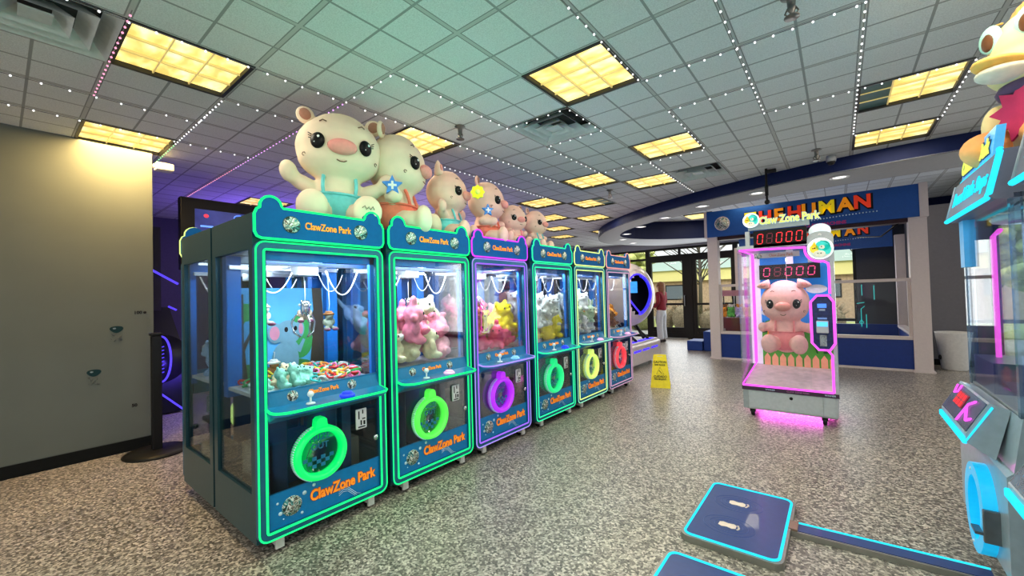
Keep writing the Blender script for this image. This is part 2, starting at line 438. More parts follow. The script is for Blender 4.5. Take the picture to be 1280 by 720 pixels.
for (u, v) in LIGHTS+BEHIND:
    x, y = mod(u, v)
    e = empty('ceiling_light', (x, y, CEIL), 0, LNAME.get((u, v), 'square ceiling light further back over the aisle'), 'light', 'square ceiling lights')
    part('tf', troffer_frame, 'frame', DARKF, e); part('tl', troffer_lens, 'lens', M_LENS, e); part('tv', troffer_louvre, 'louvre', LATT, e)
    if (u, v) == (3, 3): MB().box(-.285, -.285, .014, -.097, .285, .021).build('unlit_tube_section', UNLIT, e)
    if (u, v) == (-3, 6): MB().box(.1, -.285, .014, .285, .285, .021).build('unlit_tube_section', UNLIT, e)
e = empty('ceiling_light', (-2.5, 10.4, 3.16), 0, 'ceiling light inside the curved soffit recess, left of the booth sign', 'light', 'square ceiling lights')
part('tf2', lambda b: b.box(-.31, -.31, -.02, .31, .31, -.001), 'frame', DARKF, e); part('tl2', lambda b: b.box(-.285, -.285, -.03, .285, .285, -.02), 'lens', M_LENS, e)
e = empty('ceiling_light', (-1.25, 9.0, 3.16), 0, 'ceiling light inside the recess just over the booth sign letters', 'light', 'square ceiling lights')
part('tf2', None, 'frame', DARKF, e); part('tl2', None, 'lens', M_LENS, e)
# --- vents
VENTM = mat('vent_grey', (.55, .60, .60), .5); VDK = mat('vent_dark', (.06, .06, .06), .8)
def vent_cone(k):
    def f(b):
        h0 = T/2-.005-k*.085; h1 = h0-.07; z0, z1 = -.004-.004*k, .06
        P = [(-1, -1), (1, -1), (1, 1), (-1, 1)]
        for i in range(4):
            p, q = P[i], P[(i+1) % 4]
            b.poly([(p[0]*h0, p[1]*h0, z0), (q[0]*h0, q[1]*h0, z0), (q[0]*h1, q[1]*h1, z1), (p[0]*h1, p[1]*h1, z1)])
    return f
VL = ['square ceiling air vent beside the big bright light over the aisle', 'dark slatted ceiling vent close to the curved soffit', 'large ceiling vent at the corner above the grey wall']
for (u, v), l in zip(VENTS, VL):
    x, y = mod(u, v); e = empty('ceiling_vent', (x, y, CEIL), 0, l, 'air vent')
    part('vb', lambda b: b.box(-.3, -.3, .09, .3, .3, .11), 'backing', VDK, e)
    for k in range(3): part(('vc', k), vent_cone(k), 'louvre', VENTM, e)
    part('vp', lambda b: b.box(-.06, -.06, -.008, .06, .06, .0), 'centre_plate', VENTM, e)
# --- sprinklers, cameras, downlights
def sprinkler(b):
    b.lathe([(.03, .0), (.032, -.006), (.014, -.012), (.012, -.05), (.016, -.055), (.006, -.07), (.006, -.085), (.024, -.088), (.024, -.091)], n=14)
    for a in (0, PI): b.tube([(.011*math.cos(a), 0, -.05), (.02*math.cos(a), 0, -.07), (.006*math.cos(a), 0, -.088)], .003, 6)
SPL = ['small ceiling sprinkler in front of the light behind the pigs', 'sprinkler hanging from the ceiling over the fourth machine aisle', 'sprinkler at the top edge above the aisle', 'sprinkler near the curved soffit above the booth']
for (u, v), l in zip([(-2, 0), (-2, 5), (2, 0), (2, 5)], SPL):
    x, y = mod(u, v); e = empty('sprinkler', (x, y, CEIL), 0, l, 'sprinkler'); e.scale = (1.5, 1.5, 1.3)
    part('spr', sprinkler, 'sprinkler_head', mat('sprinkler_metal', (.22, .21, .2), .35, .8), e)
def dl(b): b.lathe([(.10, -.004), (.102, -.010), (.08, -.012), (.07, -.004)], n=20)
DLM = mat('downlight_trim', (.8, .8, .8), .4); DLE = mat('downlight_bulb', (.9, .9, .9), .4, emit=(1, .97, .92), es=1.6)
for i, (x, y) in enumerate([(-2.42, 7.55), (-1.65, 6.98), (-3.12, 8.2), (-3.74, 8.95), (-4.2, 9.8), (-.85, 6.62), (.05, 6.43), (-4.3, 10.7)]):
    e = empty('downlight', (x, y, 2.71), 0, 'round white downlight set in the grey curved soffit', 'light', 'downlights in the curved soffit')
    part('dl', dl, 'trim_ring', DLM, e); part('dlb', lambda b: b.lathe([(.068, -.006), (.06, -.002)], n=16), 'bulb', DLE, e)
e = empty('security_camera', (-.02, 6.0, 2.86), 0, 'small dome security camera on the dark blue curved fascia', 'camera')
b = MB().lathe([(.045, .02), (.05, -.02), (.045, -.05)], n=16); b.build('housing', mat('camera_grey', (.3, .31, .33), .4), e)
MB().ell((0, 0, -.055), (.04, .04, .035), 8).build('dome', BLACK, e)
e = empty('hanging_camera', (-.67, 6.05, 2.88), 0, 'black camera on a thin pole hanging from the ceiling over the pink machine', 'camera')
MB().cyl((0, 0, 0), (0, 0, -.42), .013, 10).cyl((0, 0, -.2), (0, 0, -.34), .02, 10).build('pole', BLACK, e)
MB().box(.0, -.03, -.06, .11, .03, -.02, bev=.008).build('camera_body', BLACK, e)
MB().lathe([(.025, 0), (.03, -.03), (.0135, -.05)], (0, 0, -.40), 12).build('mount', BLACK, e)
e = empty('emergency_light', (-5.24, 1.04, 2.74), 0, 'white box emergency light at the top end of the grey wall', 'light')
MB().box(-.06, -.06, -.035, .06, .08, .035, bev=.01).build('housing', mat('cream_plastic', (.75, .72, .6), .5), e)
MB().cyl((0, -.075, .0), (0, -.03, .0), .02).build('bracket', WHITE, e)

# --- string lights on the grid
WIRE = mat('thin_wire', (.2, .2, .2), .5)
BULB = {'white': neon('bulb_white', (1, 1, .98), 2.2), 'pink': neon('bulb_pink', (1, .35, .5), 1.6), 'green': neon('bulb_green', (.3, 1, .4), 1.6), 'violet': neon('bulb_violet', (.8, .4, 1), 1.6)}
def bulbfn(b): b.ell((0, 0, 0), (.0062, .0062, .0062), 5)
def string(chain, label, col, step=.095, col2=None, pts=None, z=None):
    P = pts or [(*mod(u, v), CEIL-.014) for u, v in chain]
    e = empty('string_light', P[0], 0, label, 'string light', 'string lights along the ceiling grid')
    o = Vector(P[0]); P = [Vector(p)-o for p in P]
    MB().tube(P, .0025, 5, smooth=False).build('wire', WIRE, e)
    L = sum((q-p).length for p, q in zip(P, P[1:])); step = max(step, L/98); d = step/2; k = 0
    for p, q in zip(P, P[1:]):
        l = (q-p).length
        while d < l:
            m = BULB[col] if not col2 or k*step < L*.55 else BULB[col2]
            part('bulb', bulbfn, 'bulb', m, e, p.lerp(q, d/l)+Vector((0, 0, -.006))); d += step; k += 1
        d -= l
string([(-2.5, -4.5), (-2.5, -1.5), (-1.5, -1.5), (-1.5, .5), (-.5, .5), (-.5, 1.5), (-1.5, 1.5), (-1.5, 3.5), (.5, 3.5), (.5, 1.5), (1.5, 1.5), (1.5, -.5)], 'long zigzag string of white lights from the corner light to beyond the square vent', 'white')
string([(.5, -2), (.5, .5), (2.5, .5)], 'white string running past the big bright nine cell light', 'white')
string([(2.5, -1), (2.5, 4.5), (3.5, 4.5), (3.5, 2.5), (1.5, 2.5), (1.5, 1.5)], 'straight white string ending at the partly unlit light near the duck', 'white')
string([(-4.5, -5.5), (-4.5, -2.5), (-3.5, -2.5), (-3.5, -1.5)], 'white string between the two lights above the grey wall', 'white', .13)
string([(-4.5, -3.5), (-2.3, -3.5)], 'pinkish string beside the corner light over the grey wall', 'pink', .07)
string([(-3.6, -2.5), (-7.2, -2.5)], 'white to green string running down towards the end of the grey wall', 'white', .07, 'green')
string([(-2.5, -1.5), (-9.4, -1.5)], 'pink string slanting behind the biggest plush pig head', 'violet', .07, 'pink')
string([(-2.5, -1.3), (-2.5, 3.5)], 'white string passing over the second plush pig and its ceiling light', 'white')
string([(-3.5, 1.), (-3.5, 4.5)], 'white string above the heads of the middle plush pigs', 'white', .08)
string([(-.5, 3.5), (-.5, 6.6)], 'white string leading to the edge of the curved soffit', 'white')
string([(-6.5, -5.2), (-6.5, -3), ], 'white string along the top of the grey wall', 'white', .12)
string([(-5.5, -5.), (-5.5, -1.5)], 'white string between wall top and green string', 'white', .12)

# ------------------------------------------------------------------ claw machines
W, D, WI = .79, .66, .045
def F2(y0, y1): return lambda u, v, k: (u, y0 if k == 0 else y1, v)
def cm_body(b):
    for y0, y1 in ((.005, .06), (.60, D)):
        for x0 in (0, W-.035): b.box(x0, y0, .075, x0+.035, y1, 1.85)
    b.box(.035, .005, 1.68, W-.035, D, 1.85); b.box(0, .06, 1.68, .035, .60, 1.85); b.box(W-.035, .06, 1.68, W, .60, 1.85)
    b.box(0, .06, .075, .035, .60, .33); b.box(W-.035, .06, .075, W, .60, .33); b.box(.035, .06, .075, W-.035, .60, .10)
    b.box(.035, .6, .10, W-.035, D-.01, .33)
    b.box(.0, .06, 1.655, .02, .6, 1.68); b.box(W-.02, .06, 1.655, W, .6, 1.68)
def cm_posts(b):
    for x0 in (.036, W-.116): b.box(x0, .53, .78, x0+.08, .599, 1.66)
    for x0 in (.036, W-.071): b.box(x0, .03, .78, x0+.035, .058, 1.66)
    b.box(.036, .03, 1.60, W-.036, .045, 1.679)
def cm_front(b):
    O = rrect(0, .075, W, 1.70, .05); I = resample_rect(WI+.012, .128, W-WI-.012, 1.642)
    b.ringprism(O, I, F2(-.022, .004))
def cm_neon_o(b): b.tube([(u, -.022, v) for u, v in rrect(.006, .081, W-.006, 1.694, .048)], .0052, 6, True)
def cm_neon_i(b): b.tube([(u, -.023, v) for u, v in rrect(WI, .118, W-WI, 1.652, .012, 2)], .0066, 6, True)
def hdr_outline(n=8):
    P = [(.0, 1.76), (.0, 1.83)]
    def arc(cx, cz, r, a0, a1):
        return [(cx+r*math.cos(a0+(a1-a0)*k/n), cz+r*math.sin(a0+(a1-a0)*k/n)) for k in range(n+1)]
    R = [(W, 1.745)]
    right = [(W, 1.84), (W-.012, 1.868), (W-.028, 1.878)]+arc(W-.083, 1.888, .056, -.1, PI-.12)+[(W-.145, 1.885)]
    left = [(W-u, v) for u, v in right][::-1]
    low = [(.0, 1.745), (.012, 1.72), (.035, 1.711), (W-.035, 1.711), (W-.012, 1.72)]
    return R+right+left+low
def cm_header(b): b.prism(hdr_outline(), F2(-.03, .004))
def cm_neon_h(b): b.tube([(u, -.028, v) for u, v in hdr_outline()], .0075, 6, True)
def cm_glass_up(b): b.box(WI+.013, -.008, .87, W-WI-.013, -.004, 1.641)
def cm_glass_lo(b): b.box(WI+.013, -.008, .316, W-WI-.013, -.004, .745)
def cm_glass_side(b): b.box(0, 0, .33, .004, .54, 1.655)
def lip_path(n=6, y0=-.012, dy=-.16, z=.775, x0=.045, x1=W-.045, r=.09):
    P = [(x0, y0, z+.012)]
    for k in range(n+1):
        a = PI+PI/2*k/n; P.append((x0+r+r*math.cos(a), dy+r*.9+r*.9*math.sin(a), z))
    for k in range(n+1):
        a = 1.5*PI+PI/2*k/n; P.append((x1-r+r*math.cos(a), dy+r*.9+r*.9*math.sin(a), z))
    P.append((x1, y0, z+.012)); return P
def cm_console(b):
    L = lip_path(); n = len(L); n0 = len(b.bm.faces)
    top = [(x, -.003, .872) for x, y, z in L]; mid = [(x, y+.002, z) for x, y, z in L]
    back = [(min(max(x, .06), W-.06), -.003, .70) for x, y, z in L]; md2 = [(x, y+.002, z-.018) for x, y, z in L]
    # sloped top with a flat shelf, thin rim, underside running back to the door
    sh = [(min(max(x, .05), W-.05), -.012+y*.12, .792) for x, y, z in L]
    rows = [[b.bm.verts.new(p) for p in r] for r in (top, sh, mid, md2, back)]
    for A, B in zip(rows, rows[1:]):
        for i in range(n-1): b.bm.faces.new((A[i], A[i+1], B[i+1], B[i]))
    b._new(n0, 0, False)
    b.box(WI+.013, -.006, .70, W-WI-.013, .02, .872)
def cm_lip(b): b.tube(lip_path(), .0072, 6)
def cm_joy(b): b.cyl((0, 0, 0), (0, 0, .045), .006, 8).ell((0, 0, .055), (.018, .018, .018), 8).lathe([(.026, 0), (.022, .008)], n=14)
def cm_button(b): b.lathe([(.045, 0), (.042, .012), (.036, .016)], n=20).lathe([(.03, .016), (.028, .026), (.018, .029)], n=20)
def cm_low(b): b.box(WI+.012, -.010, .126, W-WI-.012, .004, .316)
def cm_dots(b):
    for x, z, r in ((.10, .26, .007), (.115, .2, .011), (.23, .16, .008), (.245, .265, .012), (.13, .165, .004), (.3, .29, .01)):
        b.lathe([(r, -.0125), (r, -.0105)], (x, 0, z), 10, axis='y')
    for k in range(3):
        b.tube([(.45+.06*t, -.012, .19-.012*k+.02*math.sin(t*2.2)-.008*t*t) for t in [0, .5, 1, 1.5, 2, 2.5]], .0018, 4)
def ringpts(r, y, n=40, cx=.33, cz=.475): return [(cx+r*math.cos(2*PI*k/n), y, cz+r*math.sin(2*PI*k/n)) for k in range(n)]
def cm_ring(b):
    n = 44
    prof = [(.119, -.030), (.121, -.062), (.135, -.074), (.150, -.066), (.158, -.046), (.158, -.008), (.119, -.008)]
    rings = []
    n0 = len(b.bm.faces)
    for k in range(n):
        a = 2*PI*k/n; rings.append([b.bm.verts.new((.33+r*math.cos(a), y, .475+r*math.sin(a))) for r, y in prof])
    for k in range(n):
        A, B = rings[k], rings[(k+1) % n]
        for i in range(len(prof)): j = (i+1) % len(prof); b.bm.faces.new((A[i], A[j], B[j], B[i]))
    b._new(n0, 0, True)
    b.prism([(.275, .60), (.295, .625), (.30, .668), (.315, .682), (.345, .682), (.36, .668), (.365, .625), (.385, .60)], F2(-.06, -.008))
def cm_ring_teeth(b):
    for k in range(30):
        a = PI*.62+PI*.76*k/29; c, s = math.cos(a), math.sin(a)
        p = Vector((.33+.159*c, 0, .475+.159*s))
        b.cyl(p+Vector((0, -.044, 0)), p+Vector((0, -.012, 0)), .0042, 5)
def cm_ring_glass(b): b.lathe([(.12, -.026), (.12, -.020)], (.33, 0, .475), 36, axis='y')
def cm_checks(b):
    for i in range(7):
        for j in range(3):
            if (i+j) % 2: continue
            x = .245+i*.026; z = .40+j*.022; w = .012
            if (x-.33)**2+(z-.475)**2 < .095**2: b.box(x-.013, -.0285, z-.011, x+.013, -.027, z+.011)
def cm_coin(b): b.box(.57, -.02, .535, .645, -.008, .662, 0, .004)
def cm_coin_slots(b):
    b.box(.585, -.0225, .60, .592, -.0195, .65).box(.612, -.0225, .595, .632, -.0195, .602).box(.612, -.0225, .63, .619, -.0195, .655)
    b.box(.583, -.0225, .545, .632, -.0195, .552).box(.60, -.0225, .56, .608, -.0195, .59).box(.62, -.0225, .56, .632, -.0195, .585)
def cm_lock(b): b.lathe([(.016, -.02), (.02, -.012), (.02, -.008)], (.715, 0, .45), 14, axis='y')
def cm_deck(b): b.box(.04, .02, .825, W-.04, .60, .845)
def cm_chute(b):
    b.box(.20, .10, .14, .205, .55, .70).box(.50, .10, .14, .505, .55, .76).box(.54, .1, .14, .60, .16, .7)
    b.box(.205, .5, .14, .5, .51, .5)
def cm_motor(b): b.box(.60, .25, .12, .75, .5, .40, 0, .01).box(.1, .3, .12, .18, .5, .5)
def cm_gantry(b):
    b.box(.045, .10, 1.575, W-.045, .125, 1.60).box(.045, .50, 1.575, W-.045, .525, 1.60)
    b.box(.40, .10, 1.60, .43, .525, 1.615)
def cm_carriage(b): b.box(.35, .25, 1.53, .48, .37, 1.60, 0, .008)
def cm_cable(b):
    def cat(x0, x1, y, z, sag): return [(x0+(x1-x0)*t/12, y, z-sag*(1-(2*t/12-1)**2)) for t in range(13)]
    b.tube(cat(.50, .73, .20, 1.56, .16), .005, 6); b.tube(cat(.10, .33, .3, 1.55, .13), .004, 6); b.tube(cat(.56, .74, .42, 1.55, .12), .0035, 6)
    b.cyl((.415, .31, 1.50), (.415, .31, 1.36), .003, 6)
def cm_claw(b):
    b.lathe([(.02, .1), (.03, .09), (.03, .03), (.022, .0)], (.415, .31, 1.27), 14)
    for k in range(3):
        a = 2*PI*k/3+.4; c, s = math.cos(a), math.sin(a)
        b.tube([(.415+r*c, .31+r*s, 1.27+z) for r, z in ((.02, .02), (.06, .0), (.085, -.05), (.07, -.11), (.03, -.14))], .006, 6)
def cm_light(b): b.box(.08, .08, 1.655, W-.08, .14, 1.668)
def caster_br(b): b.box(-.022, -.03, .035, .022, .03, .075, 0, .004).box(-.022, -.045, .02, .022, -.028, .075)
def caster_wh(b): b.lathe([(.022, -.012), (.026, -.008), (.026, .008), (.022, .012)], (0, .012, .0265), 16, axis='x')
CAST = mat('caster_bracket', (.62, .62, .6), .4, .4)
DECKCLOTH = mat('white_cloth', (.7, .68, .7), .8)  # plain white cloth of the prize deck
DARKIN = mat('dark_interior', (.02, .03, .035), .7)
LEDW = neon('led_white', (.78, .9, 1), 3.0)
def lights_for(parent, col, e, p, size=.4, rot=(0, 0, 0)):
    l = bpy.data.lights.new('cabinet_lamp', 'AREA'); l.shape = 'RECTANGLE'; l.size = size; l.size_y = .1; l.energy = e; l.color = col
    o = bpy.data.objects.new('cabinet_lamp', l); C.objects.link(o); o.parent = parent; o.location = p; o.rotation_euler = rot
    return o
def claw_machine(loc, rz, label, group, nc, ni, nh, ring, joy, btn, small=False, outer=False):
    e = empty('claw_machine', loc, rz, label, 'claw machine', group)
    bd = part('cm_body', cm_body, 'cabinet', SIDE, e); part('cm_posts', cm_posts, 'interior_post', BLUEIN, bd)
    fr = part('cm_front', cm_front, 'front_frame', TEALF, e)
    part('cm_no', cm_neon_o, 'outer_neon', nc, fr); part('cm_ni', cm_neon_i, 'inner_neon', ni, fr)
    hd = part('cm_hdr', cm_header, 'header_sign', BLUEH, e); part('cm_nh', cm_neon_h, 'header_neon', nh, hd)
    part('hb', lambda b: b.lathe([(.045, -.034), (.045, -.030)], n=24, axis='y'), 'badge', BADGE, hd, (.19, 0, 1.80))
    part('hb', None, 'badge', BADGE, hd, (.62, 0, 1.80))
    part('hbr', lambda b: b.lathe([(.049, -.0325), (.049, -.030)], n=24, axis='y'), 'badge_rim', mat('badge_rim', (.03, .10, .12), .4), hd, (.19, 0, 1.80))
    part('hbr', None, 'badge_rim', mat('badge_rim', (0, 0, 0)), hd, (.62, 0, 1.80))
    text('lettering', 'ClawZone Park', .058, ORANGE, hd, (.407, -.033, 1.80), bold=.0012, sx=.78)
    part('cm_gu', cm_glass_up, 'upper_window', G_FRONT, e); part('cm_gl', cm_glass_lo, 'lower_window', G_FRONT, e)
    part('cm_gs', cm_glass_side, 'side_window', G_SIDE if outer == 'a' else G_CLEAR, e, (.012, .06, 0)); part('cm_gs', None, 'side_window', G_SIDE if outer == 'b' else G_CLEAR, e, (W-.016, .06, 0))
    cn = part('cm_con', cm_console, 'console', CONSB, e); part('cm_lip', cm_lip, 'lip_neon', nc, cn)
    part('cm_joy', cm_joy, 'joystick', joy, cn, (.25, -.095, .784)); part('cm_btn', cm_button, 'push_button', btn, cn, (.47, -.095, .782))
    part('cbg', lambda b: b.lathe([(.03, -.003), (.03, .0)], n=20, axis='y'), 'badge', BADGE, cn, (.185, -.019, .832), (-.2, 0, 0))
    part('cbg', None, 'badge', BADGE, cn, (.545, -.019, .832), (-.2, 0, 0))
    text('lettering', 'ClawZone Park', .036, ORANGE, cn, (.365, -.021, .835), (PI/2-.2, 0, 0), bold=.0008, sx=.8)
    rg = part('cm_ring', cm_ring, 'prize_door_ring', ring, e); part('cm_rt', cm_ring_teeth, 'ring_light_beads', DOTW, rg)
    part('cm_rg', cm_ring_glass, 'prize_door_flap', G_SIDE, rg)
    if not small:
        text('lettering', 'PRIZE\nOUT', .05, CONSB, rg, (.33, -.029, .535), bold=.0005); part('cm_chk', cm_checks, 'checkered_pattern', CONSB, rg)
    lp = part('cm_low', cm_low, 'lower_panel', PANELB, e); part('cm_dots', cm_dots, 'bubble_pattern', DOTW, lp)
    part('lbg', lambda b: b.lathe([(.053, -.016), (.053, -.010)], n=24, axis='y'), 'badge', BADGE, lp, (.175, 0, .222))
    text('lettering', 'ClawZone Park', .085, ORANGE, lp, (.487, -.0135, .228), bold=.0022, sx=.78)
    text('lettering_outline', 'ClawZone Park', .085, OUTL, lp, (.487, -.0112, .228), ext=.0005, bold=.0055, sx=.78)
    cs = part('cm_coin', cm_coin, 'coin_acceptor', WHITE, e); part('cm_cs', cm_coin_slots, 'coin_slot', BLACK, cs)
    part('cm_lock', cm_lock, 'door_lock', CHROME, e)
    part('cm_deck', cm_deck, 'prize_deck', DECKCLOTH, e); part('cm_chute', cm_chute, 'prize_chute', mat('chute_blue', (.01, .05, .13), .4), e); part('cm_motor', cm_motor, 'power_box', mat('grey_box', (.25, .24, .2), .6), e)
    part('cm_base', lambda b: b.box(.036, .06, .10, W-.036, .6, .118), 'cabinet_floor', DARKIN, e)
    part('cm_gan', cm_gantry, 'gantry_rail', STEEL, e); part('cm_car', cm_carriage, 'claw_carriage', mat('carriage_grey', (.42, .44, .46), .4), e)
    part('cm_cab', cm_cable, 'coiled_cable', WHITE, e); part('cm_claw', cm_claw, 'claw', CHROME, e)
    part('cm_led', cm_light, 'light_strip', LEDW, e)
    for x in (.11, W-.12):
        for y in (.03, D-.08):
            c = part('cbr', caster_br, 'caster', CAST, e, (x, y, 0)); part('cwh', caster_wh, 'wheel', BLACK, c)
    return e
GREEN = neon('neon_green', (.0, .95, .22), 1.5); GREEN2 = neon('neon_mint', (.02, .9, .36), 1.45); PURP = neon('neon_violet', (.33, .13, 1.), 1.4)
LILAC = neon('neon_lilac', (.42, .30, .95), 1.2); MAG = neon('neon_magenta', (.62, .05, 1.), 1.5); YEL = neon('neon_lemon', (.75, 1., .28), 1.35)
MINTP = neon('neon_pale_mint', (.35, .95, .6), 1.1); RED = neon('neon_coral', (1., .08, .10), 1.4); PINKL = neon('neon_pale_pink', (.75, .42, .62), 1.0)
LIME = neon('neon_lime', (.15, 1., .12), 1.5); PKH = neon('neon_peach', (1., .45, .4), 1.1)
WHT = mat('knob_white', (.8, .82, .85), .3); BB = mat('button_blue', (.03, .06, .9), .3, emit=(.02, .05, 1), es=.5)
PKB = mat('button_pink', (.95, .5, .75), .3, emit=(1, .5, .8), es=.3); LBB = mat('button_sky', (.3, .6, .9), .3, emit=(.2, .5, 1), es=.3)
def ringm(n, c): return mat('ring_'+n, tuple(x*.6 for x in c), .35, emit=c, es=.75, coat=.4)
RG = {'g': ringm('green', (.0, .95, .18)), 'l': ringm('lime', (.12, 1., .10)), 'm': ringm('magenta', (.50, .03, .95)), 't': ringm('mint', (.02, .85, .28)), 'y': ringm('lemon', (.75, 1., .22)), 'r': ringm('coral', (1., .07, .10))}
XF = -2.45
YM = [.857, 1.690, 2.513, 3.392, 4.238, 5.084]
spec = [
 ('bright green lit claw machine first in the row, bracelets and an elephant picture inside', GREEN, GREEN, GREEN, RG['g'], WHT, BB),
 ('green lit claw machine second in the row, full of pink and cream plush bears', GREEN, GREEN, GREEN, RG['l'], WHT, PKB),
 ('purple lit claw machine third in the row with magenta prize ring', LILAC, PURP, MAG, RG['m'], WHT, LBB),
 ('mint green lit claw machine fourth in the row with white and yellow plush', GREEN2, GREEN2, GREEN2, RG['t'], WHT, BB),
 ('claw machine fifth in the row with lemon yellow prize ring', MINTP, YEL, YEL, RG['y'], WHT, PKB),
 ('claw machine sixth and last in the row with coral red prize ring', PINKL, PINKL, PKH, RG['r'], WHT, PKB)]
machines = []
for y, s in zip(YM, spec):
    machines.append(claw_machine((XF, y, 0), PI/2, s[0], 'front row of claw machines', s[1], s[2], s[3], s[4], s[5], s[6], False, 'a' if y < 1 else False))
rspec = ['rear claw machine with lemon neon header, back to back with the green bracelet machine',
 'rear claw machine behind the second machine of the row', 'rear claw machine behind the purple machine', 'rear claw machine behind the mint green machine',
 'rear claw machine behind the machine with lemon ring', 'rear claw machine behind the machine with coral ring']
rc = [YEL, MAG, RED, MAG, PURP, GREEN2]
for i, (y, l) in enumerate(zip(YM, rspec)):
    claw_machine((-3.80, y+W, 0), -PI/2, l, 'rear row of claw machines', rc[i], rc[i], rc[i], rc[i], WHT, BB, True, 'b' if i == 0 else False)
for i, e in enumerate(machines):
    lights_for(e, (.80, .9, 1), LEDP, (W/2, .13, 1.645), .6)
    lights_for(e, (.8, .9, 1), LEDP*.04, (W/2, .3, .685), .4)

# backdrop print at the back of the first machine (flat art on one board)
e1 = machines[0]
bk = part('bk', lambda b: b.box(.04, .588, .785, .70, .594, 1.46), 'printed_backdrop', mat('print_sky', (.10, .42, .80), .6, var=.12, scale=4), e1)
def disc(b, x, z, rx, rz, y, n=24): b.prism([(min(.70, max(.04, x+rx*math.cos(2*PI*k/n))), max(.787, z+rz*math.sin(2*PI*k/n))) for k in range(n)], F2(y, y+.0015))
part('bk1', lambda b: (disc(b, .16, .80, .22, .16, .585), disc(b, .45, .82, .2, .14, .5852), b.box(.04, .585, .785, .70, .587, .86)), 'printed_grass', mat('print_green', (.05, .25, .07), .6), bk)
part('bk2', lambda b: (disc(b, .14, 1.30, .10, .06, .584), disc(b, .10, 1.26, .06, .05, .5838), disc(b, .54, 1.20, .11, .08, .584), disc(b, .5, 1.08, .09, .12, .5842), disc(b, .66, 1.10, .04, .18, .584)), 'printed_leaves', mat('print_leaf', (.04, .30, .08), .6), bk)
part('bk3', lambda b: (b.prism([(.115, .86), (.165, .86), (.15, 1.05), (.20, 1.18), (.19, 1.19), (.145, 1.1), (.145, 1.42), (.125, 1.42), (.13, 1.1), (.08, 1.2), (.07, 1.19), (.125, 1.04)], F2(.582, .5835)),
      b.prism([(.57, .90), (.70, .90), (.68, 1.1), (.66, 1.46), (.59, 1.46), (.60, 1.3), (.565, 1.22), (.59, 1.1)], F2(.582, .5835))), 'printed_tree_trunk', mat('print_brown', (.06, .04, .025), .6), bk)
ELG = mat('print_elephant', (.16, .33, .44), .6)
part('bk4', lambda b: (disc(b, .42, 1.15, .085, .085, .579), disc(b, .40, .96, .09, .13, .5795), disc(b, .335, 1.15, .05, .07, .5788), disc(b, .50, 1.17, .03, .06, .5788),
      b.prism([(.44, 1.12), (.49, 1.05), (.52, 1.10), (.535, 1.09), (.50, 1.0), (.45, 1.03), (.40, 1.1)], F2(.578, .579))), 'printed_elephant', ELG, bk)
part('bk5', lambda b: (disc(b, .33, 1.15, .032, .048, .577), disc(b, .505, 1.17, .015, .04, .577)), 'printed_ears', mat('print_pink', (.55, .22, .32), .6), bk)
part('bk6', lambda b: (disc(b, .405, 1.17, .012, .018, .5765), disc(b, .468, 1.175, .011, .017, .5765)), 'printed_eyes', BLACK, bk)

# ------------------------------------------------------------------ small plush in the machines
def plush_body(kind):
    e = [((0, 0, .052), (.05, .045, .055)), ((0, -.005, .135), (.058, .05, .05)), ((-.04, -.035, .02), (.024, .035, .022)), ((.04, -.035, .02), (.024, .035, .022)),
         ((-.052, -.012, .08), (.022, .022, .036)), ((.052, -.012, .08), (.022, .022, .036))]
    if kind == 'bear': e += [((-.042, 0, .18), (.02, .012, .02)), ((.042, 0, .18), (.02, .012, .02))]
    if kind == 'bunny': e += [((-.025, .005, .215), (.014, .011, .05)), ((.025, .005, .215), (.014, .011, .05))]
    if kind == 'star': e += [((0, 0, .2), (.02, .02, .03)), ((.07, 0, .13), (.03, .02, .02)), ((-.07, 0, .13), (.03, .02, .02))]
    return e
EYEB = mat('eye_black', (.006, .006, .007), .35, spec=.25)
def plush(kind, col, loc, rz, tilt, s, label, group, muz=None):
    me = cblob('plush_'+kind, plush_body(kind), .0085, 1)
    e = link('plush_toy', me, col); e.location = loc; e.rotation_euler = (tilt[0], tilt[1], rz); e.scale = (s, s, s)
    tag(e, label, 'plush toy', group)
    part('pl_eyeL', lambda b: b.ell((0, 0, 0), (.007, .005, .008), 5), 'eye', EYEB, e, (-.024, -.048, .147)); part('pl_eyeL', None, 'eye', EYEB, e, (.024, -.048, .147))
    part('pl_muz', lambda b: b.ell((0, 0, 0), (.02, .014, .015), 6), 'muzzle', muz or col, e, (0, -.052, .125))
    return e
def fab(n, c): return mat('plush_'+n, c, .9, var=.12, scale=60, bump=.2, spec=.1)
PINK = fab('pink', (.85, .25, .36)); CREAM = fab('cream', (.78, .68, .46)); ROSE = fab('rose', (.88, .42, .50)); YELP = fab('yellow', (.88, .72, .03)); WHP = fab('white', (.80, .80, .78))
MINT = fab('mint', (.35, .72, .60)); HOTP = fab('hot_pink', (.92, .10, .25)); CORAL = fab('coral', (.92, .25, .18)); BRN = fab('brown', (.30, .14, .06)); GRYP = fab('grey', (.5, .5, .55)); LBL = fab('pale_blue', (.40, .55, .78)); PGRN = fab('pale_green', (.62, .75, .5)); LILP = fab('lilac', (.55, .42, .75)); GRN = fab('green', (.15, .5, .12)); ORG = fab('orange', (.9, .35, .05))
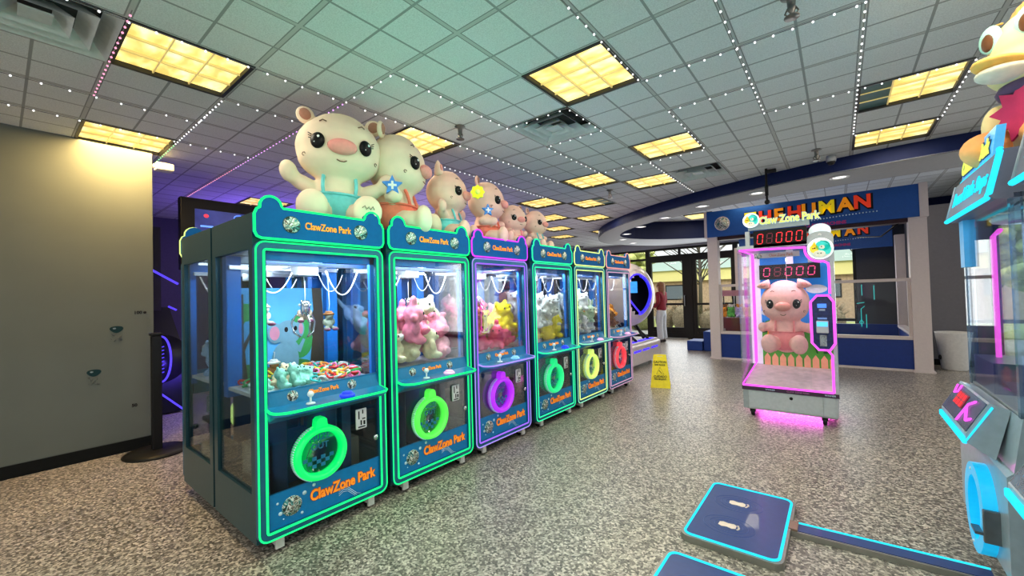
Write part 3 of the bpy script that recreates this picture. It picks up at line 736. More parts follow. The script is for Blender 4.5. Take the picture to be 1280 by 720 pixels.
def pile(e, items, zbase=.845, seed=1, region=(.055, W-.055, .075, .56), layers=2, s0=1.0, rear=False, slope=0.):
    rnd = random.Random(seed); k = 0
    M = e.matrix_basis
    n = len(items); per = math.ceil(n/layers); nx = max(2, int(math.ceil(math.sqrt(per*1.5)))); ny = math.ceil(per/nx)
    for L in range(layers):
        for j in range(ny):
            for i in range(nx):
                if k >= n or (i+j*nx) >= per: continue
                kind, col, lab, grp, muz = items[k]; k += 1
                sh = .015*L
                x = region[0]+sh+(region[1]-region[0]-2*sh)*(i+.5)/nx+rnd.uniform(-.02, .02)
                y = region[2]+sh+(region[3]-region[2]-sh)*(j+.5)/max(ny, 1)+rnd.uniform(-.02, .02)
                z = zbase+L*.105*s0+rnd.uniform(0, .02)+slope*(y-region[2])
                p = M @ Vector((x, y, z))
                plush(kind, col, p, e.rotation_euler.z+rnd.uniform(-1.1, 1.1), (rnd.uniform(-.7, .25), rnd.uniform(-.35, .35)), s0*rnd.uniform(.85, 1.1), lab, grp, muz)
def grp(i): return f'plush in the {["first","second","third","fourth","fifth","sixth"][i]} claw machine'
def it(n, kind, col, cn, i, muz=None):
    o = ['first', 'second', 'third', 'fourth', 'fifth', 'sixth'][i]
    return [(kind, col, f'{cn} plush toy in the pile inside the {o} claw machine', f'{cn} plush in the {o} claw machine', muz)]*n
# first machine: mint plush heap on one side, keyrings spread over the deck, hanging charms
pile(machines[0], it(5, 'bear', MINT, 'mint green', 0)+it(2, 'bear', CREAM, 'cream', 0), seed=3, region=(.07, .36, .07, .25), layers=1, s0=.72)
def loopring(b): b.tube([(.03*math.cos(2*PI*k/16), .03*math.sin(2*PI*k/16), .006*math.sin(4*PI*k/16)) for k in range(16)], .0065, 6, True)
cols = [('red', (.85, .04, .04)), ('green', (.05, .5, .12)), ('pink', (.95, .2, .5)), ('yellow', (.9, .7, .05)), ('white', (.8, .8, .8)), ('orange', (.95, .35, .05)), ('teal', (.05, .5, .5))]
rnd = random.Random(5)
for k in range(126):
    cn, c = cols[k % 7]
    x, y = rnd.uniform(.10, .74), rnd.uniform(.05, .55)
    if x < .36 and y < .27: x += .3
    z = .856+.06*max(0, 1-((x-.48)/.3)**2)*max(0, 1-((y-.32)/.3)**2)+rnd.uniform(0, .02)
    p = e1.matrix_basis @ Vector((x, y, z))
    o = part('loopring', loopring, 'loop_bracelet', mat('loop_'+cn, c, .5), None, p, (rnd.uniform(-.6, .6), rnd.uniform(-.6, .6), rnd.uniform(0, 6)))
    tag(o, f'{cn} loop bracelet on the pile in the first claw machine', 'bracelet', f'{cn} loop bracelets in the first machine')
def charm(x, y, z, top, label, c1, c2, rz):
    p = e1.matrix_basis @ Vector((x, y, z)); e = empty('hanging_charm', p, PI/2+rz, label, 'toy charm', 'charms hanging in the first machine')
    me = cblob('charm', [((0, 0, .03), (.028, .024, .03)), ((0, -.004, .085), (.03, .027, .027)), ((-.03, -.02, .0), (.018, .028, .014)), ((.03, -.02, .0), (.018, .028, .014)), ((-.035, 0, .045), (.012, .012, .024)), ((.035, 0, .045), (.012, .012, .024))], .006, 1)
    link('toy_figure', me, c1, e); MB().ell((0, 0, .1), (.04, .036, .014), 8).lathe([(.022, .105), (.024, .118), (.018, .122)], n=14).build('cap', c2, e)
    for s in (-1, 1): MB().ell((.03*s, -.03, -.006), (.02, .028, .012), 6).build('shoe', mat('shoe_purple', (.2, .05, .12), .5), e)
    MB().tube([(0, 0, .115), (.006, 0, .17), (-.004, 0, top-z)], .0025, 5).build('cord', WHITE, e)
charm(.16, .30, 1.235, 1.57, 'hanging toy charm with grey cap at the edge over the elephant ear', fab('charm_a', (.55, .55, .5)), GRYP, .3)
charm(.42, .33, 1.24, 1.57, 'hanging toy charm with pale cap between elephant and tree trunk', fab('charm_b', (.6, .45, .35)), WHP, -.2)
charm(.60, .36, 1.17, 1.57, 'dark hanging toy charm in front of the printed tree trunk', fab('charm_c', (.25, .27, .22)), BRN, .1)
charm(.30, .52, .86, 1.03, 'small dark bear charm sitting behind the bracelets', BRN, WHP, 0)
# machines two to six
pile(machines[1], it(3, 'bear', CREAM, 'cream', 1)+it(6, 'bear', ROSE, 'rose pink', 1)+it(2, 'bear', WHP, 'white', 1)+it(5, 'star', PINK, 'pink', 1)+it(2, 'bear', CREAM, 'cream', 1)+it(1, 'bunny', LBL, 'pale blue', 1), seed=11, layers=2, s0=1.5, slope=.25, zbase=.84)
pile(machines[2], it(7, 'star', HOTP, 'hot pink', 2)+it(5, 'star', CORAL, 'coral', 2)+it(4, 'bear', YELP, 'yellow', 2)+it(4, 'star', HOTP, 'hot pink', 2)+it(2, 'bear', ROSE, 'rose', 2), seed=12, layers=2, s0=1.4, slope=.25)
pile(machines[3], it(8, 'bear', YELP, 'yellow', 3)+it(10, 'bunny', WHP, 'white', 3)+it(4, 'bear', GRYP, 'grey', 3)+it(6, 'bear', WHP, 'white', 3), seed=13, layers=3, s0=1.3, slope=.2)
pile(machines[4], it(9, 'bear', WHP, 'white', 4)+it(6, 'bunny', PGRN, 'pale green', 4)+it(8, 'bear', WHP, 'white', 4)+it(3, 'bear', MINT, 'mint', 4), seed=14, layers=3, s0=1.3, slope=.2)
pile(machines[5], it(6, 'bear', BRN, 'brown', 5)+it(4, 'bear', CREAM, 'cream', 5)+it(3, 'bear', ORG, 'orange', 5), seed=15, layers=2, s0=1.15, slope=.25)
# rear machines
class RE: pass
rear = [o for o in bpy.data.objects if o.name.startswith('claw_machine') and o.get('group') == 'rear row of claw machines']
rcols = [[('pale blue', LBL), ('grey', GRYP)], [('yellow', YELP), ('cream', CREAM)], [('brown', BRN), ('rose', ROSE)], [('white', WHP), ('pale blue', LBL)], [('white', WHP), ('pale green', PGRN)], [('brown', BRN), ('grey', GRYP)]]
for i, e in enumerate(rear):
    o = ['first', 'second', 'third', 'fourth', 'fifth', 'sixth'][i]; L = []
    for cn, c in rcols[i]: L += [('bear', c, f'{cn} plush toy in the rear machine behind the {o} one', f'{cn} plush in the rear machine behind the {o}', None)]*(5)
    pile(e, L, seed=30+i, layers=2, s0=1.35)
    lights_for(e, (.78, .88, 1), LEDP*.7, (W/2, .3, 1.64), .4)
TROF, DAY, DAYB, WORLD_S = 13, 110, 130, 1.5

# ------------------------------------------------------------------ giant plush pigs on the machines
PCREAM = mat('giant_plush_cream', (.80, .66, .50), .85, var=.05, scale=8, bump=.05, spec=.15)
PPINK = mat('giant_plush_blush', (.82, .55, .45), .85, var=.05, scale=8, bump=.05, spec=.15)
SNOUT = mat('snout_pink', (.80, .33, .29), .7); EARIN = mat('ear_inner', (.45, .22, .15), .8)
TEALP = mat('overall_teal', (.18, .58, .62), .8, var=.08); CORP = mat('overall_coral', (.85, .22, .14), .8, var=.08)
BLUSH = mat('stitch_brown', (.2, .12, .08), .8); PINKO = mat('overall_pink', (.85, .30, .33), .8)
def pig_ells(arms='up'):
    e = [((0, 0, .17), (.20, .175, .19)), ((0, -.005, .29), (.165, .145, .13)),
         ((0, -.02, .575), (.285, .235, .235)), ((0, -.04, .50), (.27, .215, .165)), ((0, -.02, .66), (.22, .19, .17))]
    for s in (-1, 1):
        e += [((s*.14, -.17, .095), (.09, .15, .09)), ((s*.165, -.285, .11), (.098, .062, .112))]
        if arms == 'up': e += [((s*.215, -.05, .30), (.11, .058, .055), Matrix.Rotation(-s*.45, 3, 'Y')), ((s*.31, -.085, .365), (.058, .05, .078), Matrix.Rotation(s*.25, 3, 'Y'))]
        elif arms == 'side': e += [((s*.19, -.05, .29), (.1, .06, .055), Matrix.Rotation(s*.2, 3, 'Y')), ((s*.26, -.09, .28), (.06, .06, .06))]
        else: e += [((s*.19, -.06, .30), (.07, .09, .06)), ((s*.17, -.15, .29), (.06, .07, .06))]
    return e
def pig_eye(b): b.ell((0, 0, 0), (.043, .022, .05), 10).ell((.0, 0, 0), (.0, .0, .0), 4) if 0 else b.ell((0, 0, 0), (.047, .022, .053), 10)
def pig_lash(s):
    def f(b):
        for k in range(3): b.tube([(s*.036, -.012, .02+.012*k-.01), (s*(.058+.002*k), -.006, .03+.016*k-.012)], .003, 5)
    return f
def pig_ear(s):
    def f(b): b.ell((0, 0, 0), (.058, .024, .062), 10).ell((-s*.03, .005, -.05), (.035, .022, .035), 8)
    return f
def pig_ear_pt(s):
    def f(b): b.lathe([(.055, -.07), (.052, -.03), (.038, .03), (.016, .075), (.004, .088)], n=14)
    return f
def pants(b):
    """trouser shell over the lower trunk, cut off at the waist"""
    n0 = len(b.bm.faces); rings = []
    for k in range(9):
        z = .02+.215*k/8; t = max(.05, 1-((z-.17)/.20)**2); rr = math.sqrt(t)
        rings.append([b.bm.verts.new(((.208*rr)*math.cos(2*PI*i/28), (.184*rr)*math.sin(2*PI*i/28), z)) for i in range(28)])
    for A, B in zip(rings, rings[1:]):
        for i in range(28): b.bm.faces.new((A[i], A[(i+1) % 28], B[(i+1) % 28], B[i]))
    b.bm.faces.new(rings[0][::-1]); b._new(n0, 0, True)
    b.tube([(.207*math.cos(2*PI*i/32), .183*math.sin(2*PI*i/32), .235) for i in range(32)], .008, 6, True)
def strap(s):
    return lambda b: b.tube([(s*.10, -.158, .235), (s*.105, -.150, .28), (s*.105, -.135, .33), (s*.10, -.115, .37), (s*.09, -.08, .40)], .013, 6)
def giant_pig(kind, loc, rz, s, label, skin, overall, arms='up', ear='cup', tilt=0., roll=0.):
    e = empty('plush_pig', loc, rz, label, 'plush pig', 'giant plush pigs sitting on the claw machines'); e.scale = (s, s, s); e.rotation_euler = (tilt, roll, rz)
    body = link('plush_body', cblob('pig_'+arms, pig_ells(arms), .016, 2), skin, e)
    for q in (-1, 1):
        if ear == 'cup':
            er = part(('pear', q), pig_ear(q), 'ear', skin, e, (q*.225, .02, .80), (.1, q*.6, 0))
            part('peari', lambda b: b.ell((0, -.016, .004), (.038, .014, .042), 8), 'ear_inner', EARIN, er)
        elif ear == 'point':
            er = part(('pearp', q), pig_ear_pt(q), 'ear', skin, e, (q*.19, 0, .815), (.1, q*.45, 0))
            part('pearpi', lambda b: b.ell((0, -.036, -.0), (.028, .014, .05), 8), 'ear_inner', SNOUT, er)
        else:
            er = part(('pearp', q), pig_ear_pt(q), 'ear', skin, e, (q*.225, -.09, .775), (.25, q*1.75, q*.2))
            part('pearpi', lambda b: b.ell((0, -.036, -.0), (.028, .014, .05), 8), 'ear_inner', SNOUT, er)
        ey = part('peye', pig_eye, 'eye', EYEB, e, (q*.148, -.220, .555), (0, 0, q*.5))
        part('pglint', lambda b: b.ell((.012, -.018, .020), (.009, .005, .010), 6).ell((-.012, -.019, -.016), (.004, .004, .004), 5), 'eye_glint', WHITE, ey)
        part(('plash', q), pig_lash(q), 'eyelash', BLACK, ey)
        part(('pbrow', q), lambda b: b.tube([(-.022, 0, -.008), (0, -.004, .004), (.022, 0, -.006)], .004, 5), 'eyebrow', BLUSH, e, (q*.12, -.195, .705), (.4, 0, q*.3))
        part(('pmark', q), lambda b: b.tube([(.012*math.cos(a), 0, .012*math.sin(a)) for a in (0, 1, 2, 3, 4, 5)], .003, 5), 'cheek_stitch', BLUSH, e, (q*.225, -.165, .47), (0, 0, q*.8))
    part('psn', lambda b: b.ell((0, 0, 0), (.092, .05, .052), 12), 'snout', SNOUT, e, (0, -.262, .525))
    part('pmouth', lambda b: b.tube([(-.03, .008, .008), (-.012, 0, -.003), (.012, 0, -.003), (.03, .008, .008)], .004, 5), 'mouth', BLUSH, e, (0, -.256, .432))
    pt = part('ppants', pants, 'overalls', overall, e)
    for q in (-1, 1): part(('pstrap', q), strap(q), 'shoulder_strap', overall, pt)
    return e
ZT = 1.855
P1 = giant_pig('a', (-2.82, 1.53, ZT), PI/2-.42, 1.02, 'big cream plush pig in teal overalls facing out over the first two machines', PCREAM, TEALP, 'up', 'cup', roll=.05)
MB().tube([(.125, -.349, .12), (.14, -.352, .135), (.15, -.352, .11), (.165, -.353, .13), (.175, -.352, .112), (.19, -.35, .135), (.2, -.346, .115)], .003, 5).build('foot_embroidery', BLUSH, P1)
giant_pig('b', (-2.76, 1.99, ZT), PI/2+.62, .98, 'big cream plush pig in coral overalls turned sideways, behind the teal one', PCREAM, CORP, 'side', 'cup')
giant_pig('c', (-2.72, 2.50, ZT), PI/2+.45, .76, 'middle sized plush pig in teal overalls with pointed ear', PPINK, TEALP, 'up', 'point')
giant_pig('d', (-2.70, 3.00, ZT), PI/2+.42, .76, 'middle sized plush pig in coral overalls holding a glassy pink ball shape', PPINK, CORP, 'front', 'cup')
giant_pig('e', (-2.68, 3.40, ZT), PI/2-.15, .56, 'small plush pig in coral pink overalls looking forward', PPINK, PINKO, 'front', 'cup')
giant_pig('f', (-2.68, 3.80, ZT), PI/2+.1, .56, 'small plush pig in teal overalls, last of the plush pigs', PPINK, TEALP, 'side', 'cup')
def starpts(r0, r1, n=5, a0=PI/2): return [((r0 if k % 2 == 0 else r1)*math.cos(a0+PI*k/n), (r0 if k % 2 == 0 else r1)*math.sin(a0+PI*k/n)) for k in range(2*n)]
def star_toy(loc, rz, s, label):
    e = empty('star_ornament', loc, rz, label, 'star ornament', 'blue star ornaments held by the plush pigs'); e.scale = (s, s, s)
    MB().prism(starpts(.075, .035), F2(-.018, .018)).build('star', mat('star_blue', (.05, .25, .7), .5), e)
    MB().box(-.008, -.021, -.03, .008, -.017, .03).box(-.03, -.021, -.008, .03, -.017, .008).build('white_cross', WHITE, e)
star_toy((-2.52, 1.80, 2.19), PI/2-.6, 1.0, 'blue star ornament in the hand of the biggest teal plush pig')
star_toy((-2.45, 2.76, 2.14), PI/2-.5, .75, 'smaller blue star ornament beside the middle coral plush pig')
e = empty('flower_ornament', (-2.42, 2.60, 2.27), PI/2-.7, 'bright lime yellow flower ornament in front of the middle teal plush pig', 'flower ornament')
MB().prism(starpts(.062, .05, 8), F2(-.012, .012)).build('petals', mat('flower_lime', (.75, .85, .02), .5, emit=(.7, .8, 0), es=.25), e)
MB().lathe([(.02, -.02), (.022, -.012)], n=12, axis='y').build('flower_centre', mat('flower_mid', (.85, .9, .2), .5), e)

# ------------------------------------------------------------------ pink prize machine
def ell2(cx, cz, rx, rz, n=20, a0=0., a1=2*PI): return [(cx+rx*math.cos(a0+(a1-a0)*k/n), cz+rz*math.sin(a0+(a1-a0)*k/n)) for k in range(n)]
def neon_badge(parent, name, cx, cz, r, y):
    o = MB().lathe([(r, y), (r, y+.03)], (cx, 0, cz), 32, axis='y').build(name, mat('badge_cream', (.85, .90, .85), .4, emit=(.8, .95, .9), es=.2), parent)
    f = F2(y-.003, y+.001); f2 = F2(y-.005, y-.002)
    MB().prism(ell2(cx+.22*r, cz+.28*r, .60*r, .52*r), f).prism(ell2(cx+.55*r, cz-.1*r, .32*r, .5*r), f).build('teal_pattern', mat('badge_teal', (.05, .60, .55), .4, emit=(.05, .8, .7), es=.3), o)
    MB().prism(ell2(cx-.48*r, cz+.02*r, .36*r, .42*r), f).prism([(cx-.7*r, cz+.3*r), (cx-.3*r, cz+.3*r), (cx-.45*r, cz+.75*r)], f).build('yellow_pattern', mat('badge_yellow', (.95, .65, .04), .4, emit=(1, .7, .05), es=.3), o)
    MB().prism(ell2(cx-.08*r, cz-.5*r, .5*r, .34*r), f2).prism(ell2(cx+.15*r, cz+.15*r, .22*r, .2*r), f2).build('cream_pattern', mat('badge_pale', (.92, .92, .80), .4), o)
    b = MB()
    for (x, z, rr) in ((-.45, .08, .07), (-.6, .05, .06), (-.2, -.45, .05), (.05, -.45, .05), (.1, .2, .05)): b.prism(ell2(cx+x*r, cz+z*r, rr*r, rr*r, 10), F2(y-.007, y-.004))
    b.tube([(cx+.8*r*math.cos(a), y-.004, cz+.8*r*math.sin(a)) for a in [.2+.12*k for k in range(12)]], .02*r, 5); b.build('dark_pattern', BLACK, o)
    return o
NPINK = neon('neon_hot_pink', (1., .10, .85), 1.55); SILV = mat('silver_panel', (.46, .49, .51), .4, .15, coat=.2)
def seg7(b, x, z, w, h, on, t=.0, y=0., th=None):
    """one seven segment digit as thin bars; ON lists the lit segments"""
    th = th or w*.17; sl = .10
    S = {'a': ((0, h), (w, h)), 'd': ((0, 0), (w, 0)), 'g': ((0, h/2), (w, h/2)), 'f': ((0, h/2), (0, h)), 'b': ((w, h/2), (w, h)), 'e': ((0, 0), (0, h/2)), 'c': ((w, 0), (w, h/2))}
    for k in on:
        (x0, z0), (x1, z1) = S[k]
        if z0 == z1: q = [(x0+th*.6, z0-th/2), (x1-th*.6, z0-th/2), (x1-th*.6, z0+th/2), (x0+th*.6, z0+th/2)]
        else: q = [(x0-th/2, z0+th*.6), (x0+th/2, z0+th*.6), (x0+th/2, z1-th*.6), (x0-th/2, z1-th*.6)]
        b.prism([(x+u+sl*v, z+v) for u, v in q], F2(y, y+.002))
DIG = {'0': 'abcdef', '8': 'abcdefg', '7': 'abcf'}
LEDON = neon('led_red', (1, .05, .06), 1.5); LEDDIM = mat('led_dim', (.10, .015, .03), .4, emit=(.5, .02, .08), es=.25)
LEDPK = neon('led_pinkred', (1, .10, .28), 1.2)
def led_board(parent, x0, z0, x1, z1, y, chars, mon, name='score_display'):
    o = MB().box(x0, y, z0, x1, y+.05, z1).build(name, BLACK, parent)
    n = len(chars); pw = (x1-x0)*.92/n; h = (z1-z0)*.56; zb = z0+(z1-z0)*.22
    for k, c in enumerate(chars):
        x = x0+(x1-x0)*.05+pw*k+pw*.12
        if c != '_':
            b = MB(); seg7(b, x, zb, pw*.55, h, DIG[c], y=y-.004); b.build('digit', mon, o)
        else:
            b = MB(); seg7(b, x, zb, pw*.55, h, DIG['8'], y=y-.004); b.build('unlit_digit', LEDDIM, o)
    return o
PX0, PX1, PY0, PY1 = -.86, -.03, 5.06, 5.86
e = empty('prize_machine', (0, 0, 0), 0, 'tall pink neon prize machine on castors with a plush pig hanging inside', 'prize machine')
pm = e
MB().box(PX0+.01, PY0+.005, .075, PX1-.01, PY1, .30, 0, .025).build('base_cabinet', SILV, e)
b = MB().box(PX0, PY0-.004, .285, PX1, PY1, .325).build('trim_band', mat('dark_mauve_band', (.05, .02, .05), .4), e)
for x in (-.60, -.10): text('band_lettering', 'WINNER', .022, DOTW, b, (x, PY0-.006, .305))
text('band_lettering', 'CLAW ZONE PARK', .022, mat('band_pink', (.5, .2, .4), .5), b, (-.36, PY0-.006, .305))
MB().lathe([(.012, PY0-.004), (.016, PY0+.004)], (-.42, 0, .235), 14, axis='y').build('key_lock', BLACK, e)
MB().box(PX0+.008, PY0+.0, .09, PX0+.06, PY0+.004, .28).build('corner_panel', mat('seam_grey', (.3, .33, .34), .5), e); MB().box(PX1-.13, PY0, .09, PX1-.127, PY0+.004, .28).build('panel_seam', mat('seam_grey', (.3, .33, .34), .5), e)
MB().poly([(PX0+.02, PY0+.02, .327), (PX1-.02, PY0+.02, .327), (PX1-.02, PY1-.04, .46), (PX0+.02, PY1-.04, .46)]).build('prize_floor', mat('pale_pink_floor', (.78, .60, .68), .6, var=.15, scale=14), e)
MB().box(PX0+.0, PY0+.002, .325, PX1-.21, PY0+.008, 1.80).build('front_window', G_FRONT, e)
MB().box(PX0, PY0+.01, .325, PX0+.006, PY1-.02, 1.80).build('side_window', G_CLEAR, e)
MB().box(PX1-.006, PY0+.01, .325, PX1, PY1-.02, 1.80).build('side_window', G_CLEAR, e)
def ptube(pts, name, m=NPINK, r=.011, closed=False): return MB().tube(pts, r, 8, closed).build(name, m, e)
YN = PY0-.002; YB = 5.80
ptube([(PX0+.008, YN, .335), (-.07, YN, .335)], 'bottom_neon')
badgec = (-.13, 1.745)
arc = [(badgec[0]+.125*math.cos(a), YN, badgec[1]+.125*math.sin(a)) for a in [PI*.93+(PI*.62)*k/14 for k in range(15)]]
ptube([(PX0+.03, YN, 1.79), arc[0]]+arc+[(-.075, YN, 1.60), (-.07, YN, 1.55), (-.07, YN, 1.30)], 'top_neon')
ptube([(-.07, YN, .335), (-.07, YN, .70), (-.10, YN, .745)], 'right_neon')
ptube([(-.815, YB-.03, .48), (-.815, YB-.03, 1.78)], 'corner_neon', r=.016)
ptube([(PX0+.008, PY0+.01, .34), (-.815, YB-.03, .475)], 'floor_neon', r=.008)
ptube([(PX0+.02, PY0+.02, 1.79), (-.815, YB-.03, 1.785)], 'ceiling_neon', r=.008)
wp = mat('white_lightbox', (.80, .76, .84), .5, emit=(.85, .75, .95), es=.35)
MB().box(PX0+.003, YB-.02, .46, -.745, YB+.0, 1.80).build('white_corner_panel', wp, e)
bd = MB().box(-.745, YB, .33, PX1-.02, YB+.02, 1.82).build('printed_backdrop', mat('sky_print', (.03, .30, .88), .6, var=.1, scale=3, emit=(.02, .2, .7), es=.15), e)
def fd(fn, name, m): 
    b = MB(); fn(b); return b.build(name, m, bd)
def dsk(b, x, z, rx, rz, y, n=24): b.prism([(min(-.05, max(-.745, x+rx*math.cos(2*PI*k/n))), max(.34, z+rz*math.sin(2*PI*k/n))) for k in range(n)], F2(y, y+.001))
fd(lambda b: (dsk(b, -.60, 1.10, .10, .05, YB-.004), dsk(b, -.52, 1.12, .07, .05, YB-.0045), dsk(b, -.68, 1.08, .07, .04, YB-.0045), dsk(b, -.20, 1.35, .1, .05, YB-.004)), 'printed_clouds', mat('cloud_white', (.75, .85, .95), .6))
fd(lambda b: (dsk(b, -.62, .60, .24, .40, YB-.006), dsk(b, -.20, .58, .3, .36, YB-.0062), b.box(-.745, YB-.007, .34, PX1-.02, YB-.005, .72)), 'printed_hills', mat('hill_green', (.10, .38, .06), .6, var=.2, scale=7, emit=(.05, .2, .02), es=.2))
fd(lambda b: [b.prism([(x-.02, .84), (x, .99), (x+.02, .84)], F2(YB-.009, YB-.008)) for x in (-.73, -.70, -.67, -.64, -.61)], 'printed_pines', mat('pine_dark', (.01, .12, .06), .7))
fd(lambda b: [b.prism([(x, .62), (x+.02, .74), (x+.035, .62)] if k % 2 else [(x, .62), (x-.03, .73), (x+.015, .62)], F2(YB-.009, YB-.008)) for k, x in enumerate((-.55, -.52, -.48, -.45, -.40, -.36, -.22, -.16, -.12))], 'printed_leaves', mat('leaf_dark', (.01, .10, .03), .7))
fd(lambda b: (dsk(b, -.64, .84, .05, .05, YB-.010), dsk(b, -.60, .80, .045, .045, YB-.0101), dsk(b, -.67, .79, .04, .04, YB-.0102), dsk(b, -.62, .88, .03, .03, YB-.0103)), 'printed_orange_flowers', mat('flower_orange', (.95, .32, .02), .6, emit=(.9, .3, 0), es=.3))
fd(lambda b: (dsk(b, -.54, .71, .055, .03, YB-.010), dsk(b, -.52, .735, .03, .03, YB-.0101)), 'printed_yellow_flower', mat('flower_yellow', (.95, .7, .02), .6, emit=(.9, .6, 0), es=.3))
fd(lambda b: [b.prism([(x, .36), (x+.062, .36), (x+.062, .55), (x+.031, .60), (x, .55)], F2(YB-.014, YB-.012)) for x in [-.73+.078*k for k in range(9)]]+[b.box(-.74, YB-.012, .42, -.04, YB-.011, .45)], 'printed_fence', mat('fence_peach', (.90, .42, .28), .6, emit=(.8, .3, .2), es=.2))
# upper parts
tw = MB().prism(rrect(-.205, .325, PX1+.0, 1.86, .05), F2(PY0+.012, PY1)).build('payment_tower', SILV, e) if 0 else None
MB().box(-.062, PY0, .325, PX1, PY0+.05, 1.82).box(PX0, PY1-.03, .325, PX1, PY1, 1.80).build('tower_frame', SILV, e)
MB().prism([(-.235+.0, 1.62)]+[(-.13+.105*math.cos(a), 1.86+.06*math.sin(a)) for a in [PI-PI*k/12 for k in range(13)]]+[(-.025, 1.62)], F2(PY0+.01, PY0+.06)).build('tower_head', SILV, e)
MB().prism([(-.13+.09*math.cos(2*PI*k/28), 1.925+.075*math.sin(2*PI*k/28)) for k in range(28)], F2(PY0+.03, PY0+.07)).build('lamp_dome', mat('white_dome', (.78, .84, .88), .4, emit=(.7, .8, .9), es=.25), e)
MB().lathe([(.012, PY0+.002), (.014, PY0+.012)], (-.13, 0, 1.885), 12, axis='y').build('status_light', WHITE, e)
bg_ = neon_badge(e, 'badge', badgec[0], badgec[1], .098, YN-.02)
MB().tube([(badgec[0]+.10*math.cos(2*PI*k/32), YN-.018, badgec[1]+.10*math.sin(2*PI*k/32)) for k in range(32)], .006, 6, True).build('badge_rim', mat('badge_white_rim', (.9, .95, .95), .4, emit=(.9, 1, 1), es=.6), bg_)
MB().box(PX0, PY0, 1.80, PX1-.2, PY1, 1.835).box(-.78, PY0+.02, 1.80, -.74, PY0+.06, 1.99).build('top_panel', SILV, e)
MB().box(-.75, PY0+.03, 2.0, -.21, PY0+.055, 2.065).build('sign_beam', mat('beam_grey', (.36, .42, .46), .5), e)
led_board(e, -.70, 1.805, -.235, 1.985, PY0+.0, ['0', '_', '0', '0', '0'], LEDON)
sb = neon_badge(e, 'sign_badge', -.715, 2.105, .074, PY0)
MB().tube([(-.715+.075*math.cos(2*PI*k/32), PY0+.0, 2.105+.075*math.sin(2*PI*k/32)) for k in range(32)], .005, 6, True).build('badge_rim', mat('badge_white_rim', (1, 1, 1)), sb)
YLW = neon('lettering_lemon', (.80, 1., .15), 1.25); HALO = neon('lettering_halo', (.75, .9, .95), .8)
text('sign_lettering', 'Claw Zone Park', .108, YLW, e, (-.385, PY0+.01, 2.085), bold=.002, sx=.72); text('sign_halo', 'Claw Zone Park', .108, HALO, e, (-.385, PY0+.016, 2.085), ext=.001, bold=.008, sx=.72)
pl = MB().box(-.70, PY0+.012, 1.69, -.30, PY0+.016, 1.745).build('name_plate', mat('plate_mauve', (.45, .38, .45), .5), e)
MB().lathe([(.03, PY0+.006), (.03, PY0+.012)], (-.66, 0, 1.715), 20, axis='y').build('badge', BADGE, pl); text('lettering', 'Claw Zone Park', .04, OUTL, pl, (-.46, PY0+.010, 1.715), sx=.8)
l2 = led_board(e, -.735, 1.475, -.155, 1.645, YB-.14, ['0', '_', '0', '0', '0'], LEDPK, 'inner_score_display')
MB().box(-.47, YB-.12, 1.645, -.40, YB-.1, 1.80).build('display_hanger', wp, e)
OCT = [(-.172, 1.285), (-.085, 1.285), (-.045, 1.22), (-.045, .82), (-.085, .752), (-.172, .752), (-.225, .82), (-.225, 1.22)]
pay = MB().prism(OCT, F2(PY0-.03, PY0+.02)).build('payment_panel', mat('payment_navy', (.01, .02, .11), .25, var=.4, scale=40), e)
MB().tube([(u, PY0-.028, v) for u, v in OCT], .012, 8, True).build('panel_neon', NPINK, pay)
MB().box(-.172, PY0-.034, 1.165, -.10, PY0-.03, 1.205).build('screen', mat('pay_screen', (.05, .2, .9), .3, emit=(.1, .3, 1), es=.7), pay)
MB().box(-.16, PY0-.034, 1.135, -.112, PY0-.03, 1.155).build('screen_label', mat('screen_label', (.3, .35, .5), .4), pay)
MB().box(-.175, PY0-.034, 1.052, -.10, PY0-.03, 1.07).build('label_strip', mat('label_blue', (.2, .35, .8), .4), pay)
cr = MB().box(-.185, PY0-.075, .92, -.09, PY0-.03, 1.04, 0, .008).build('card_reader', mat('reader_grey', (.5, .5, .55), .4), pay)
MB().box(-.18, PY0-.078, .985, -.095, PY0-.074, 1.03).build('reader_display', mat('reader_blue', (.1, .5, .9), .3, emit=(.1, .6, 1), es=.8), cr)
MB().box(-.162, PY0-.034, .79, -.108, PY0-.03, .90).build('blank_label', mat('label_grey', (.3, .32, .36), .5, var=.5, scale=90), pay)
for x in (PX0+.09, PX1-.12):
    for y in (PY0+.05, PY1-.1):
        c = part('pcb', lambda b: b.box(-.025, -.03, .05, .025, .03, .08), 'caster', BLACK, e, (x, y, 0)); part('pcw', lambda b: b.lathe([(.03, -.018), (.038, -.01), (.038, .01), (.03, .018)], (0, .0, .0385), 16, axis='x'), 'wheel', BLKM, c)
MB().box(PX0+.15, PY0+.06, .068, PX1-.15, PY1-.08, .076).build('underglow_strip', NPINK, e)
lights_for(e, (1, .12, .8), 7, (-.45, 5.4, .065), .6); lights_for(e, (1, .72, .88), 5, (-.45, 5.3, 1.79), .6)
PG = giant_pig('g', (-.475, 5.46, .67), 0, .98, 'pink plush pig hanging inside the pink neon prize machine', mat('pig_pink', (.92, .52, .50), .85, bump=.05, spec=.1), PINKO, 'side', 'fold'); PG.scale = (.81, .9, .95)
gp = bpy.data.objects[[o.name for o in bpy.data.objects if o.name.startswith('plush_pig')][-1]]
e2 = bpy.data.objects.new('hanging_cord', MB().tube([(-.45, 5.46, 1.45), (-.45, 5.46, 1.80)], .004, 6).mesh('hanging_cord')); C.objects.link(e2); e2.data.materials.append(CHROME)
e2.parent = pm
bpy.data.objects.remove([o for o in gp.children if o.name.startswith('foot')][0]) if [o for o in gp.children if o.name.startswith('foot')] else None

